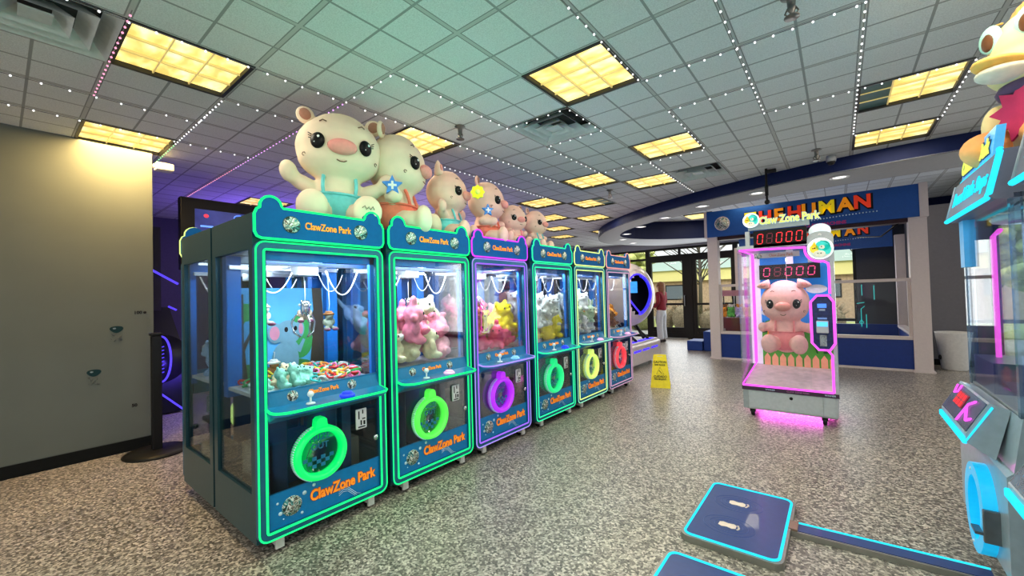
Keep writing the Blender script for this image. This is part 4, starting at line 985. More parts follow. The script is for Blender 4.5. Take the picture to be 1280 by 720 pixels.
# ------------------------------------------------------------------ booth "THE HUMAN"
PIL = mat('booth_beige', (.64, .56, .55), .6, var=.03); NAVP = mat('booth_navy', (.006, .035, .22), .45); HB = mat('booth_banner', (.01, .09, .36), .5)
e = empty('human_claw_booth', (0, 8.95, 0), 0, 'large blue and beige walk-in booth with THE HUMAN banner', 'booth')
def pillar(b, x0, x1, y0=-.0, y1=.22, z1=2.43): b.box(x0, y0, .0, x1, y1, z1).box(x0-.02, y0-.02, 0, x1+.02, y1+.02, .03)
for nm, x0, x1 in (('pillar', -2.05, -1.87), ('pillar', .89, 1.10)):
    b = MB(); pillar(b, x0, x1); b.build(nm, PIL, e)
for x0, x1 in ((-2.05, -1.90), (.95, 1.10)):
    b = MB(); pillar(b, x0, x1, 2.75, 2.95); b.build('rear_pillar', PIL, e)
bn = MB().box(-2.04, -.02, 2.43, 1.02, .06, 2.94).build('banner', HB, e)
MB().box(-2.09, -.03, 2.42, -2.04, .12, 2.95).build('banner_end_cap', PIL, e); MB().box(1.02, -.03, 2.42, 1.12, .12, 2.95).build('banner_end_cap', PIL, e)
hc = {'r': mat('letter_red', (.85, .05, .02), .5, emit=(.8, .05, .01), es=.3), 'o': mat('letter_orange', (.9, .32, .01), .5, emit=(.9, .3, 0), es=.3), 'y': mat('letter_yellow', (.85, .68, .02), .5, emit=(.8, .6, 0), es=.3)}
def banner_text(parent, y, z, h, sx=1., dx=0.):
    for ch, x, c, dz in (('T', -1.27, 'y', -.03), ('H', -1.03, 'r', -.03), ('E', -.82, 'o', -.02), ('H', -.58, 'r', -.01), ('U', -.37, 'o', 0), ('M', -.12, 'y', .01), ('A', .13, 'o', .02), ('N', .35, 'r', .03)):
        text('banner_letter', ch, h, hc[c], parent, (x+dx, y-.008, z+dz), bold=.012, sx=sx)
        text('letter_shadow', ch, h, BLACK, parent, (x+dx+.012, y-.003, z+dz-.012), ext=.001, bold=.028, sx=sx)
    for k in range(26):
        x = -.55+k*.043
        part('bdot', lambda b: b.lathe([(.011, -.004), (.011, 0)], n=8, axis='y'), 'banner_dot', DOTW, parent, (x+dx, y-.002, z-.205+.06*math.sin(k/26*1.6)))
    text('banner_small_lettering', 'CLAW MACHINE', .075, mat('letter_magenta', (.55, .03, .22), .5), parent, (-.15+dx, y-.004, z-.27), bold=.003)
banner_text(bn, -.022, 2.73, .30)
MB().lathe([(.13, -.03), (.13, -.02)], (-1.76, 0, 2.68), 32, axis='y').build('badge', BADGE, bn)
MB().tube([(-1.76+.13*math.cos(2*PI*k/32), -.026, 2.68+.13*math.sin(2*PI*k/32)) for k in range(32)], .008, 6, True).build('badge_rim', PIL, bn)
rb = MB().box(-1.95, 2.82, 2.2, .92, 2.86, 2.75).build('rear_banner', HB, e); banner_text(rb, 2.818, 2.575, .27, .9, .1)
MB().box(-1.87, .06, 2.37, .89, .3, 2.43).build('banner_soffit', mat('maroon_dark', (.04, .012, .02), .6), e)
MB().box(-1.87, .05, .03, .89, .13, .50).build('base_panel', NAVP, e)
MB().box(-1.87, .03, 0, .89, .15, .035).box(-1.87, .03, .50, .89, .16, .55).build('base_trim', PIL, e)
MB().box(-1.87, .06, 1.43, .89, .12, 1.48).box(.85, .06, .55, .89, .12, 1.43).box(-1.87, .06, .55, -1.83, .12, 1.43).build('guard_rail', PIL, e)
MB().box(-1.83, .088, .55, .85, .092, 1.43).build('guard_window', G_CLEAR, e)
MB().box(.95, .22, .03, 1.02, 2.75, .50).box(-2.02, .22, .03, -1.95, 2.75, .5).build('side_base_panel', NAVP, e)
MB().box(.93, .22, .50, 1.05, 2.75, .55).box(-2.04, .22, .5, -1.92, 2.75, .55).build('side_rail', PIL, e)
MB().box(-1.87, 2.8, .03, .95, 2.86, .55).build('rear_base_panel', NAVP, e)
MB().box(-1.9, .2, .02, .95, 2.8, .06).build('mat_floor', NAVP, e)
MB().tube([(.85, .1, 2.42), (.6, .6, 2.22), (.3, 1.2, 2.3)], .012, 6).build('hanging_cable', BLACK, e)
TEALN = neon('neon_teal', (.05, .62, .58), .8)
e = empty('neon_wall_figure', (0, 0, 0), 0, 'small teal neon stick sign inside the booth', 'neon sign')
b = MB()
for P in ([(.31, 10.0, .62), (.31, 10.0, .95), (.36, 10.0, 1.0)], [(.38, 10.0, .6), (.38, 10.0, .85)], [(.25, 10.0, 1.05), (.36, 10.0, 1.07)], [(.50, 10.0, 1.12), (.50, 10.0, 1.38)], [(.33, 10.0, 1.2), (.33, 10.0, 1.40)], [(.28, 10, .70), (.31, 10, .66), (.34, 10, .7), (.31, 10, .75), (.28, 10, .7)]): b.tube(P, .007, 6)
b.build('neon_tube', TEALN, e); MB().box(.24, 10.01, .06, .52, 10.03, 1.42).build('clear_stand', G_CLEAR, e)
# shelf with plush inside the booth
e = empty('plush_display', (-1.75, 9.9, 0), 0, 'dark red display box behind the booth left panel, topped with bright plush', 'display box')
MB().box(-.28, -.2, .06, .3, .2, .78, 0, .01).build('box', mat('maroon_box', (.14, .03, .04), .6), e); MB().box(-.28, -.2, 1.24, .3, .2, 1.36).build('canopy', mat('dusty_pink', (.5, .22, .28), .6), e)
for x in (-.27, .28):
    MB().box(x, .17, .78, x+.02, .19, 1.24).build('canopy_post', BLACK, e)
k = 0
for j in range(2):
    for i in range(4):
        c, cn = [(ORG, 'orange'), (GRN, 'green'), (LILP, 'lilac'), (YELP, 'yellow'), (BRN, 'brown'), (WHP, 'white'), (ORG, 'orange'), (LILP, 'lilac')][k]; k += 1
        plush('bear', c, (-1.97+.15*i, 9.80+.1*j, .785+.06*j), .2*i, (0, 0), 1.15, f'{cn} plush toy on the display box inside the booth', f'{cn} plush on the booth display')
for (x0, y0, z1, l) in ((-2.80, 9.98, .22, 'low blue foam step at the left end of the booth'), (-2.45, 10.02, .44, 'taller blue foam step against the left end of the booth')):
    o = MB().box(x0, y0, 0, x0+.34, y0+.55, z1, 0, .015).build('foam_step', mat('foam_blue', (.01, .05, .26), .55)); tag(o, l, 'step')
e = empty('white_bin', (1.40, 9.5, 0), 0, 'white tapered tub in front of the grey wall', 'bin')
MB().lathe([(.14, 0), (.15, .02), (.21, .58), (.215, .6), (.20, .6), (.195, .56), (.135, .03)], n=24).build('tub', mat('cream_tub', (.68, .66, .63), .5), e); MB().ell((-.17, -.08, .2), (.02, .03, .04), 8).build('tub_handle', BLACK, e)

# ------------------------------------------------------------------ little-steps machines on the right
CYAN = neon('neon_cyan', (.02, .72, 1.), 1.35); SBLUE = mat('silver_blue_body', (.42, .50, .57), .35, .25, coat=.3)
SIGNG = mat('sign_grey', (.16, .17, .24), .4); SKYB = mat('sign_sky', (.08, .42, .80), .4, emit=(.02, .3, .7), es=.3)
def steps_machine(loc, label, duck):
    e = empty('foot_race_machine', loc, -PI/2, label, 'arcade machine', 'foot race machines with glass towers')
    WW = .82
    MB().prism([(.10, .04), (.78, .04), (.80, .12), (.80, .82), (.05, .82), (.02, .60), (.0, .58), (.0, .16)], lambda u, v, k: (0.0+WW*k, u, v)).build('base_cabinet', SBLUE, e)
    MB().box(.0, .78, .82, WW, .80, 1.72).build('back_panel', G_EDGE, e)
    MB().box(.006, .05, .82, WW-.006, .056, 1.72).build('front_window', G_CLEAR, e)
    for x in (0, WW-.006): MB().box(x, .056, .82, x+.006, .78, 1.72).build('side_window', G_CLEAR, e)
    for x in (0, WW-.035): MB().box(x, .046, .82, x+.03, .08, 1.72).build('corner_post', G_EDGE, e)
    cons = MB().prism([(.05, .82), (-.01, .845), (-.085, .70), (-.085, .665), (-.0, .60)], lambda u, v, k: (.14+.54*k, u, v)).build('console', SBLUE, e)
    MB().box(.14, -.096, .655, .68, -.08, .685, 0, .005).build('console_neon', CYAN, cons)
    d = Vector((0, -.075, -.145)).normalized(); n = Vector((0, -.145, .075)).normalized(); o0 = Vector((0, -.01, .845))
    MB().prism([(.0, -.088), (.006, -.09), (.17, -.005), (.165, .0)], lambda u, v, k: (.672+.016*k, v, .66+u)).build('console_side_neon', CYAN, cons)
    def onp(x, t, h=.003): return Vector((x, 0, 0))+o0+d*t+n*h
    def slab(x0, t0, x1, t1, h, name, m): return MB().prism([(x0, t0), (x1, t0), (x1, t1), (x0, t1)], lambda u, v, k: onp(u, v, h if k else h-.003)).build(name, m, cons)
    slab(.15, .01, .67, .155, .003, 'control_face', mat('control_dark', (.02, .08, .13), .25, var=.5, scale=25))
    slab(.26, .03, .44, .10, .006, 'score_display', mat('display_dark_red', (.10, .0, .01), .3, emit=(.5, 0, .02), es=.25))
    for r in range(2):
        for q in range(3):
            b = MB(); x0, t0 = .285+.052*q, .037+.033*r
            for (u0, v0, u1, v1) in ((0, 0, .026, .003), (0, .012, .026, .015), (0, .023, .026, .026), (0, 0, .003, .026), (.023, 0, .026, .026)):
                b.prism([(x0+u0, t0+v0), (x0+u1, t0+v0), (x0+u1, t0+v1), (x0+u0, t0+v1)], lambda u, v, k: onp(u, v, .0085 if k else .006))
            b.build('display_digit', LEDON, cons)
    b = MB().tube([onp(.17, .02, .006), onp(.20, .06, .006), onp(.25, .045, .006), onp(.24, .01, .006)], .005, 6); b.build('console_trim_neon', NPINK, cons); b = MB().tube([onp(.49, .15, .006), onp(.50, .06, .006), onp(.56, .03, .006)], .006, 6).tube([onp(.50, .075, .006), onp(.60, .12, .006), onp(.64, .1, .006)], .006, 6)
    b.build('console_trim_neon', NPINK, cons)
    # ring door
    b = MB(); n = 40; cx, cz = .52, .33
    P = [(cx+.15*math.cos(t), -.022-.0*abs(math.sin(t)), cz+.19*math.sin(t)) for t in [(-.35+2*PI*k/n*.94)-.0 for k in range(n+1)]]
    
    EO = [(cx+.168*math.cos(2*PI*k/48), cz+.20*math.sin(2*PI*k/48)) for k in range(48)]; EI = [(cx+.108*math.cos(2*PI*k/48), cz+.142*math.sin(2*PI*k/48)) for k in range(48)]
    b.ringprism(EO, EI, F2(-.045, .004)); ro = b.build('prize_door_ring', mat('ring_cyan', (.02, .40, .65), .35, emit=(.0, .55, 1.), es=.6, coat=.4), e)
    MB().prism([(cx+.13*math.cos(2*PI*k/32), cz+.17*math.sin(2*PI*k/32)) for k in range(32)], F2(-.006, .03)).build('prize_door_flap', mat('door_blue', (.05, .32, .55), .2, .3), ro)
    MB().tube([(cx+.115*math.cos(2*PI*k/32), -.012, cz+.155*math.sin(2*PI*k/32)) for k in range(32)], .006, 6, True).build('inner_ring', CYAN, ro)
    lk = MB().box(cx+.17, -.05, cz-.08, cx+.19, .01, cz+.06, 0, .004).box(cx+.11, -.075, cz-.05, cx+.185, -.05, cz-.038).build('door_latch', mat('dark_chrome', (.2, .22, .24), .3, .8), e)
    for t in (PI*.55, -PI*.55): MB().ell((cx+.138*math.cos(t), -.047, cz+.17*math.sin(t)), (.007, .004, .007), 5).build('rivet', WHITE, ro)
    # sign box
    sb = MB().prism([(.01, 1.70), (-.01, 1.715), (.03, 1.90), (.04, 1.90), (.12, 1.90), (.12, 1.70)], lambda u, v, k: (WW*k, u, v)).build('sign_box', SIGNG, e)
    tl = math.atan2(.04, .185)
    text('sign_lettering', 'Proud Little Steps', .105, CYAN, sb, (WW*.49, .007, 1.808), (PI/2-tl, 0, 0), bold=.001, sx=.86)
    MB().tube([(.0, -.012, 1.71), (WW-.02, -.012, 1.71), (WW, -.008, 1.73), (WW, .026, 1.89), (WW-.02, .03, 1.905)], .011, 8).build('sign_neon', CYAN, sb)
    MB().tube([(.0, -.012, 1.71), (.0, .03, 1.90)], .006, 6).build('sign_edge', mat('edge_grey', (.35, .38, .45), .4), sb)
    MB().box(WW-.16, .10, 1.70, WW, .6, 1.90).box(0, .10, 1.70, WW-.16, .78, 1.74).build('roof_box', SBLUE, e)
    MB().box(.03, .03, 1.45, .12, .075, 1.70).build('hanging_panel', mat('panel_cyan', (.10, .35, .60), .4, emit=(.02, .25, .5), es=.3), e)
    up = MB().prism([(.05, 1.90), (.07, 2.06), (.10, 2.06), (.08, 1.90)], lambda u, v, k: (.0+.58*k, u, v)).build('upper_sign', SKYB, e)
    text('upper_lettering', 'ClawZone Park', .10, YLW, up, (.27, .055, 1.985), (PI/2-.11, 0, 0), bold=.004, sx=.80); text('lettering_shadow', 'ClawZone Park', .10, mat('navy_shadow', (.01, .03, .12), .5), up, (.27, .058, 1.985), (PI/2-.11, 0, 0), ext=.001, bold=.011, sx=.80)
    MB().box(.0, .046, 1.915, .56, .054, 1.922).build('sign_underline', CYAN, up)
    ptn = MB().tube([(.14, .13, .85), (.14, .13, 1.60), (.26, .13, 1.62)], .011, 8).build('inner_neon', NPINK, e)
    MB().lathe([(.20, 1.655), (.21, 1.67), (.19, 1.69)], (.30, .30, 0), 28).build('crane_dome', mat('dome_white', (.75, .85, .85), .3, emit=(.6, .8, .8), es=.2), e)
    MB().lathe([(.15, 1.650), (.152, 1.655)], (.30, .30, 0), 28).build('dome_ring', STEEL, e)
    MB().box(.04, .06, .83, .40, .5, .98).build('prize_bin', mat('bin_violet', (.10, .10, .26), .3), e)
    MB().box(.05, .05, .825, WW-.05, .75, .835).build('prize_floor', mat('deck_grey', (.4, .42, .46), .4), e)
    for x in (.1, WW-.1):
        for y in (.17, .7): part('rfoot', lambda b: b.lathe([(.03, 0), (.03, .015), (.012, .02), (.012, .045)], n=12), 'levelling_foot', BLACK, e, (x, y, 0))
    lights_for(e, (.7, .9, 1), 2.5, (.41, .35, 1.69), .5)
    return e
R1 = steps_machine((.50, 3.34, 0), 'silver foot race machine with cyan ring door and red score display, closer to the booth', True)
R2 = steps_machine((.50, 2.22, 0), 'neighbouring foot race machine cut off by the edge of the view', False)
# pads on the floor
PADT = mat('pad_navy', (.02, .055, .20), .35, coat=.3); PADR = mat('pad_edge', (.30, .29, .26), .35, .6)
def foot(b, sx):
    P = [(0, -.012), (.018, -.020), (.045, -.014), (.07, -.020), (.088, -.012), (.088, .012), (.075, .020), (.045, .016), (.02, .020), (.002, .012)]
    b.prism(P, lambda u, v, k: (u, (v*1.35+.10*(u-.05)**2*40*.05)*sx, .0015*k))
    for i in range(5): 
        b.prism([(.096+.004*(2-abs(i-1.5))+.006*math.cos(2*PI*t/8), sx*1.35*(-.016+.008*i)+.004*math.sin(2*PI*t/8)) for t in range(8)], lambda u, v, k: (u, v, .0015*k))
def ripple(b):
    for r in (.055, .075, .10): b.tube([(.05+r*1.3*math.cos(2*PI*k/40), r*math.sin(2*PI*k/40), .0) for k in range(40)], .0012, 4, True)
def pad(x0, y0, x1, y1, label):
    e = empty('foot_pad', (x0, y0, 0), 0, label, 'floor pad', 'floor pads with footprints'); w, h = x1-x0, y1-y0
    MB().prism(rrect(0, 0, w, h, .05), lambda u, v, k: (u, v, .036*k)).build('pad_base', PADR, e)
    MB().prism(rrect(.028, .028, w-.028, h-.028, .035), lambda u, v, k: (u, v, .036+.003*k)).build('pad_top', PADT, e)
    MB().tube([(u, v, .038) for u, v in rrect(.020, .020, w-.020, h-.020, .042)], .007, 6, True).build('pad_neon', CYAN, e)
    for y, s in ((.23*h/.78+.0, 1), (.525*h/.78, -1)):
        part(('foot', s), lambda b: foot(b, s), 'footprint', mat('footprint_cream', (.75, .62, .52), .5), e, (.155, y, .0395)); part('ripple', ripple, 'ripple_pattern', mat('ripple_blue', (.05, .11, .32), .4), e, (.155, y, .0393))
    return e
pad(-.735, 2.335, -.252, 3.105, 'dark blue floor pad with cyan edge and two footprints, joined to the long strip')
pad(-.735, 1.40, -.252, 2.165, 'dark blue floor pad cut off by the bottom of the view')
e = empty('cable_strip', (-.252, 2.72, 0), 0, 'long flat blue strip running from the floor pad to the machine', 'cable cover')
MB().prism([(0, 0), (.76, .05), (.76, .165), (0, .115)], lambda u, v, k: (u, v, .028*k)).build('strip_base', PADR, e)
MB().prism([(.03, .018), (.76, .066), (.76, .148), (.03, .098)], lambda u, v, k: (u, v, .028+.003*k)).build('strip_top', PADT, e)
MB().tube([(.02, .112, .031), (.76, .16, .031)], .005, 6).build('strip_neon', CYAN, e); MB().box(-.012, .008, .02, .03, .105, .04).build('clip', mat('clip_bronze', (.3, .2, .15), .4, .6), e)
# giant duck
DKY = mat('duck_yellow', (.85, .66, .34), .85, var=.06, bump=.05, scale=10, spec=.1); DKW = mat('duck_cream', (.78, .72, .58), .85, bump=.05, spec=.1); DKO = mat('duck_orange', (.88, .36, .12), .8, bump=.05)
e = D_ = empty('plush_duck', (.77, 2.99, 1.89), -.97, 'giant yellow plush duck with purple scarf sitting on the foot race machine', 'plush duck')
D_.scale = (.92,)*3
db = cblob('duck', [((0, .06, .16), (.20, .18, .18)), ((0, .02, .33), (.14, .13, .14)), ((0, 0, .61), (.195, .18, .20)), ((0, -.02, .52), (.195, .175, .13)), ((-.19, -.02, .27), (.07, .07, .12)), ((.19, -.02, .27), (.07, .07, .12))], .013, 2)
link('plush_body', db, DKY, e)
for s in (-1, 1):
    MB().ell((s*.14, -.10, .13), (.09, .16, .10), 12).build('leg', DKO, e)
    ey = MB().ell((s*.085, -.163, .680), (.036, .014, .05), 10).build('eye', mat('duck_eye_brown', (.13, .055, .02), .3), e)
    MB().ell((s*.082, -.158, .69), (.056, .015, .07), 10).build('eye_patch', mat('duck_eye_teal', (.35, .62, .55), .7), e)
    MB().tube([(s*.05, -.130, .755), (s*.09, -.115, .770), (s*.13, -.09, .755)], .006, 5).build('eyebrow', mat('brow_gold', (.55, .35, .1), .8), e)
bl = MB().ell((0, -.19, .515), (.088, .13, .036), 12, rot=Matrix.Rotation(-.12, 3, 'X')).build('upper_bill', mat('bill_gold', (.88, .52, .12), .7), e)
MB().ell((0, -.18, .475), (.09, .12, .04), 12).build('lower_bill', DKW, e)
b = MB()
for k in range(9):
    a = -1.0+2.0*k/8; b.ell((.12*math.sin(a), .02-.06*math.cos(a*1.5), .80-.03*abs(a)), (.04, .045, .05), 7)
b.build('hair_tuft', DKO, e)
MB().tube([(.135*math.cos(2*PI*k/24), .0+.125*math.sin(2*PI*k/24), .405) for k in range(24)], .035, 8, True).build('scarf', mat('scarf_purple', (.10, .06, .13), .8), e)
MB().prism(starpts(.15, .095, 9), lambda u, v, k: (u+.03, -.135-.012*k-.06*(.3-v)*.0, .275+v)).build('star_burst', mat('burst_crimson', (.62, .03, .12), .7), e)

# ------------------------------------------------------------------ small floor things
YS = mat('sign_yellow', (.86, .70, .01), .4)
e = empty('wet_floor_sign', (-2.06, 5.98, 0), .30, 'yellow folding wet floor sign standing in the aisle', 'floor sign')
def leaf(s):
    def f(b):
        b.prism([(-.135, 0), (.135, 0), (.085, .46), (-.085, .46)], lambda u, v, k: (u, s*(.10*(1-v/.46)+.008)+(k-.5)*.012, v))
    return f
for s in (-1, 1): MB_ = MB(); leaf(s)(MB_); MB_.build('panel', YS, e)
tl = math.atan2(.10, .46)
for t_, z, h in (('CAUTION', .355, .045), ('WET FLOOR', .315, .03), ('CUIDADO', .155, .045), ('PISO MOJADO', .12, .03)):
    text('lettering', t_, h, BLACK, e, (0, -(.10*(1-z/.46)+.016), z), (PI/2-tl, 0, 0), bold=.001, sx=.85)
b = MB(); z0 = .19
b.tube([(u, -(.10*(1-v/.46)+.016), v) for u, v in ((-.05, z0), (.05, z0), (0, z0+.095))], .003, 5, True)
b.tube([(u, -(.10*(1-v/.46)+.016), v) for u, v in ((-.015, z0+.055), (0, z0+.035), (.02, z0+.012))], .004, 5); b.build('slip_symbol', BLACK, e)
MB().box(-.035, -.02, .415, .035, .02, .44).build('handle_slot', mat('slot_pale', (.7, .68, .55), .5), e)
e = empty('barrier_post', (-5.0, .93, 0), 0, 'black stanchion with wide round base at the end of the grey wall', 'stanchion')
MB().lathe([(.24, 0), (.245, .012), (.22, .028), (.04, .04)], n=36).build('base', mat('base_black', (.02, .018, .014), .4, .5), e); MB().box(-.036, -.036, .03, .036, .036, 1.08, 0, .008).build('post', BLACK, e); MB().box(-.045, -.045, 1.08, .045, .045, 1.11, 0, .01).build('post_cap', BLKM, e)

# ------------------------------------------------------------------ egg pod ride
e = empty('egg_ride', (-3.27, 7.75, 0), 0, 'white egg shaped ride pod with blue neon opening, behind the row of machines', 'arcade ride')
POD = mat('pod_white', (.74, .66, .66), .3, coat=.3)
d = Vector((.80, -.60, .0)).normalized(); side = Vector((.60, .80, 0)); up = Vector((0, 0, 1)); cpt = Vector((0, 0, 1.33)); rad = Vector((.50, .62, .62))
def opening(n=40):
    P = []
    for k in range(n):
        a = 2*PI*k/n; r = 1.0
        u = .30*math.cos(a)*(1.0 if math.sin(a) > 0 else (1-.35*abs(math.sin(a)))); v = .55*math.sin(a)
        if a > PI and a < 1.5*PI: u += .05*math.sin((a-PI)*2); v *= .82
        P.append((u, v))
    return P
def onegg(u, v, k=1.0):
    q = d+side*(u/.5)+up*(v/.62); q = Vector((q.x*1., q.y*1., q.z*1.))
    s = 1/math.sqrt((q.x/rad.x)**2+(q.y/rad.y)**2+(q.z/rad.z)**2); return cpt+q*s*k
b = MB(); b.ell(cpt, rad, 24); bmesh.ops.recalc_face_normals(b.bm, faces=b.bm.faces[:])
kill = []
for f in b.bm.faces:
    q = f.calc_center_median()-cpt
    f_ = q.dot(d)
    if f_ > .05:
        u, v = q.dot(side)/f_*.5, q.z/f_*.62
        if (u/.30)**2+(v/.55)**2 < 1: kill.append(f)
bmesh.ops.delete(b.bm, geom=kill, context='FACES'); b.build('pod_shell', POD, e)
MB().ell(cpt-d*.02, rad*.965, 20).build('pod_lining_shell', BLACK, e) if 0 else None
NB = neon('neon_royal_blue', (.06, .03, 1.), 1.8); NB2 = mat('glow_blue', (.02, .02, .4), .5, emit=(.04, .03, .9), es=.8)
lin = MB(); lin.ell(cpt, rad*.95, 16)
kill = [f for f in lin.bm.faces if (f.calc_center_median()-cpt).dot(d) > .10]; bmesh.ops.delete(lin.bm, geom=kill, context='FACES'); lin.build('pod_lining', mat('lining_black', (.008, .008, .02), .5), e)
MB().tube([onegg(u, v, 1.0) for u, v in opening()], .015, 8, True).build('opening_neon', NB, e)
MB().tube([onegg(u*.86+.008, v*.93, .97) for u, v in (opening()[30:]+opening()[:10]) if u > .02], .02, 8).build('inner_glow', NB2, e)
sc_ = MB(); c0 = cpt+d*.22+side*.0+up*.14; sc_.prism([(-.09, -.11), (.09, -.11), (.09, .11), (-.09, .11)], lambda u, v, k: c0+side*u+up*v+d*(.01*k)); sc_.build('screen', mat('pod_screen', (.02, .15, .4), .3, var=.9, scale=12, emit=(.05, .35, .8), es=1.1), e)
MB().box(-.15, -.2, .82, .2, .2, .90, 0, .02).build('seat', BLACK, e)
b = MB()
for y in (-.3, .3): b.tube([(.30, y-.3, .50), (.05, y, .70), (.0, y, .80)], .03, 8).tube([(.32, y-.1, .46), (-.1, y+.1, .74)], .025, 8)
b.build('support_arm', BLKM, e)
MB().box(-.20, -.90, .06, .42, .62, .42, 0, .03).build('base', POD, e)
MB().box(-.18, -.86, .42, .38, .55, .455, 0, .01).build('platform', mat('platform_white', (.7, .66, .68), .5), e)
for z in (.24, .36):
    for y0, y1 in ((-.78, -.45), (-.36, -.02), (.08, .42)):
        if z > .3: MB().box(.26, y0, .456, .36, y1, .462).build('blue_light_slot', NB, e)
        else: MB().box(.418, y0, z+.05, .424, y1, z+.085).build('blue_light_slot', NB, e)
MB().ell((.18, -.62, .56), (.10, .12, .11), 10).build('headset', BLACK, e)
for x in (-.22, .22):
    for y in (-.75, .5): MB().cyl((x, y, 0), (x, y, .07), .03, 10).build('foot', BLACK, e)

# ------------------------------------------------------------------ left corner: wall screen and racing cabinet
e = empty('wall_screen', (-5.62, 1.26, 0), PI/2, 'large black framed wall screen showing a blue game menu', 'screen')
MB().box(0, 0, 1.75, 1.45, .10, 2.56, 0, .01).build('bezel', BLACK, e)
s_ = MB().box(.13, -.006, 1.83, 1.32, .0, 2.44).build('display', mat('menu_blue', (.02, .03, .14), .3, var=.7, scale=5, emit=(.01, .02, .16), es=1.0), e)
UI = mat('menu_icons', (.1, .25, .8), .3, emit=(.12, .3, 1.), es=1.0)
b = MB()
for x, z, w, h in ((.18, 2.24, .12, .02), (.19, 2.16, .10, .012), (.42, 2.28, .20, .03), (.42, 2.20, .16, .06), (.66, 2.33, .22, .04), (.66, 2.2, .3, .05), (.45, 2.05, .5, .06), (.18, 2.05, .1, .05)): b.box(x, -.009, z, x+w, -.006, z+h)
b.tube([(.57+.06*math.cos(2*PI*k/20), -.009, 2.38+.035*math.sin(2*PI*k/20)) for k in range(20)], .006, 5, True); b.build('menu_icon_pattern', UI, s_)
MB().ell((.235, -.006, 2.37), (.025, .003, .022), 8).build('red_icon', mat('icon_red', (.7, .05, .12), .4, emit=(.8, .05, .1), es=.6), s_)
MB().box(.5, .02, 0, .9, .08, 1.75).build('stand_column', BLACK, e); MB().box(.25, -.2, 0, 1.15, .3, .05, 0, .01).build('stand_base', BLACK, e)
NBV = neon('neon_blue_violet', (.09, .05, 1.), 1.5)
e = empty('racing_cabinet', (-6.6, 1.28, 0), PI/2, 'black arcade cabinet with glowing blue ring wheel beside the grey wall', 'arcade cabinet')
MB().prism([(0, .02), (1.0, .02), (1.0, 1.3), (.6, 1.34), (.3, 1.1), (.05, .9)], lambda u, v, k: (-.55+.75*k, u, v)).build('cabinet_body', BLACK, e)
rw = MB().tube([(-.01+.095*math.cos(2*PI*k/36), -.03, .70+.28*math.sin(2*PI*k/36)) for k in range(36)], .012, 6, True).build('ring_light', NBV, e)
b = MB()
for k in range(8): z = .52+.045*k; b.tube([(-.045, -.02, z), (.02, -.02, z+.02)], .006, 5)
b.build('spoke_light', NBV, e)
MB().lathe([(.30, -.0), (.30, .06)], (-.02, 0, .70), 30, axis='y').build('wheel_disc', BLKM, e)
MB().tube([(-.5, -.04, 2.30), (-.1, -.04, 2.30)], .012, 6).tube([(-.42, -.04, 2.02), (.16, -.04, 1.63)], .014, 6).tube([(.06, -.05, 1.35), (.14, -.05, 1.30)], .012, 6).tube([(-.02, -.05, .28), (.22, -.05, .02)], .012, 6).build('accent_neon', NBV, e)
MB().box(-.55, .0, 1.30, .0, .9, 2.34).build('hood', mat('hood_dark', (.02, .018, .035), .5), e)
lights_for(e, (.15, .08, 1), 6, (.1, -.25, .5), .4, (PI/2, 0, 0))
# wall stickers
def sticker(y, z, label):
    e = empty('wall_sticker', (-5.278, y, z), PI/2, label, 'sticker', 'mug shaped stickers on the grey wall')
    MB().prism([(.045*math.cos(2*PI*k/24)+.008*math.sin(4*PI*k/24), .032*math.sin(2*PI*k/24)) for k in range(24)], F2(-.002, .0)).build('dark_oval', mat('oval_teal', (.006, .03, .035), .6, spec=.2), e)
    MB().ell((-.015, -.002, .01), (.012, .002, .007), 6).build('gloss', mat('gloss_pale', (.2, .25, .28), .5), e)
    b = MB(); r_ = random.Random(int(y*100))
    for k in range(16): x, zz = r_.uniform(-.035, .035), r_.uniform(-.11, -.04); b.tube([(x, -.0015, zz), (x+r_.uniform(-.015, .015), -.0015, zz+r_.uniform(-.012, .012))], .0042, 4)
    b.build('scribble_pattern', mat('ink_dark', (.08, .09, .09), .6), e)
sticker(.70, 1.15, 'upper of the two small dark oval stickers on the grey wall'); sticker(.55, .77, 'lower of the two small dark oval stickers on the grey wall')
e = empty('height_ruler', (-5.278, .90, 0), PI/2, 'height scale marks along the edge of the grey wall', 'height scale')
b = MB()
for k in range(26):
    z = .35+k*.037; b.box(.03-(.014 if k % 5 else .026), -.002, z, .03, 0, z+.003)
b.build('tick_pattern', mat('ink_dark', (.1, .1, .1)), e)
for t_, z in (('100', 1.30), ('50', .42)): text('number', t_, .04, BLACK, e, (-.05 if t_ == '100' else -.08, -.002, z), ext=.0005, bold=.0015)
MB().lathe([(.012, -.002), (.012, 0)], (.0, 0, 1.30), 10, axis='y').build('dot', BLACK, e)

# ------------------------------------------------------------------ black cable stand far behind the machines
e = empty('cable_stand', (-5.7, 9.3, 0), 0, 'thin black stand with spread cable arms far behind the fourth machine', 'stand')
MB().cyl((0, 0, 0), (0, 0, 2.35), .03, 10).build('pole', BLACK, e); MB().lathe([(.3, 0), (.3, .03), (.05, .05)], n=20).build('base', BLACK, e)
for P in ([(0, 0, 2.3), (-.5, .1, 2.55)], [(0, 0, 2.3), (.6, .1, 2.5), (1.0, .15, 2.45)], [(0, 0, 2.2), (-.55, -.1, 2.7)], [(0, 0, 2.3), (.3, -.1, 2.62), (.7, -.1, 2.55)]):
    MB().tube(P, .018, 6).build('cable_arm', BLACK, e)

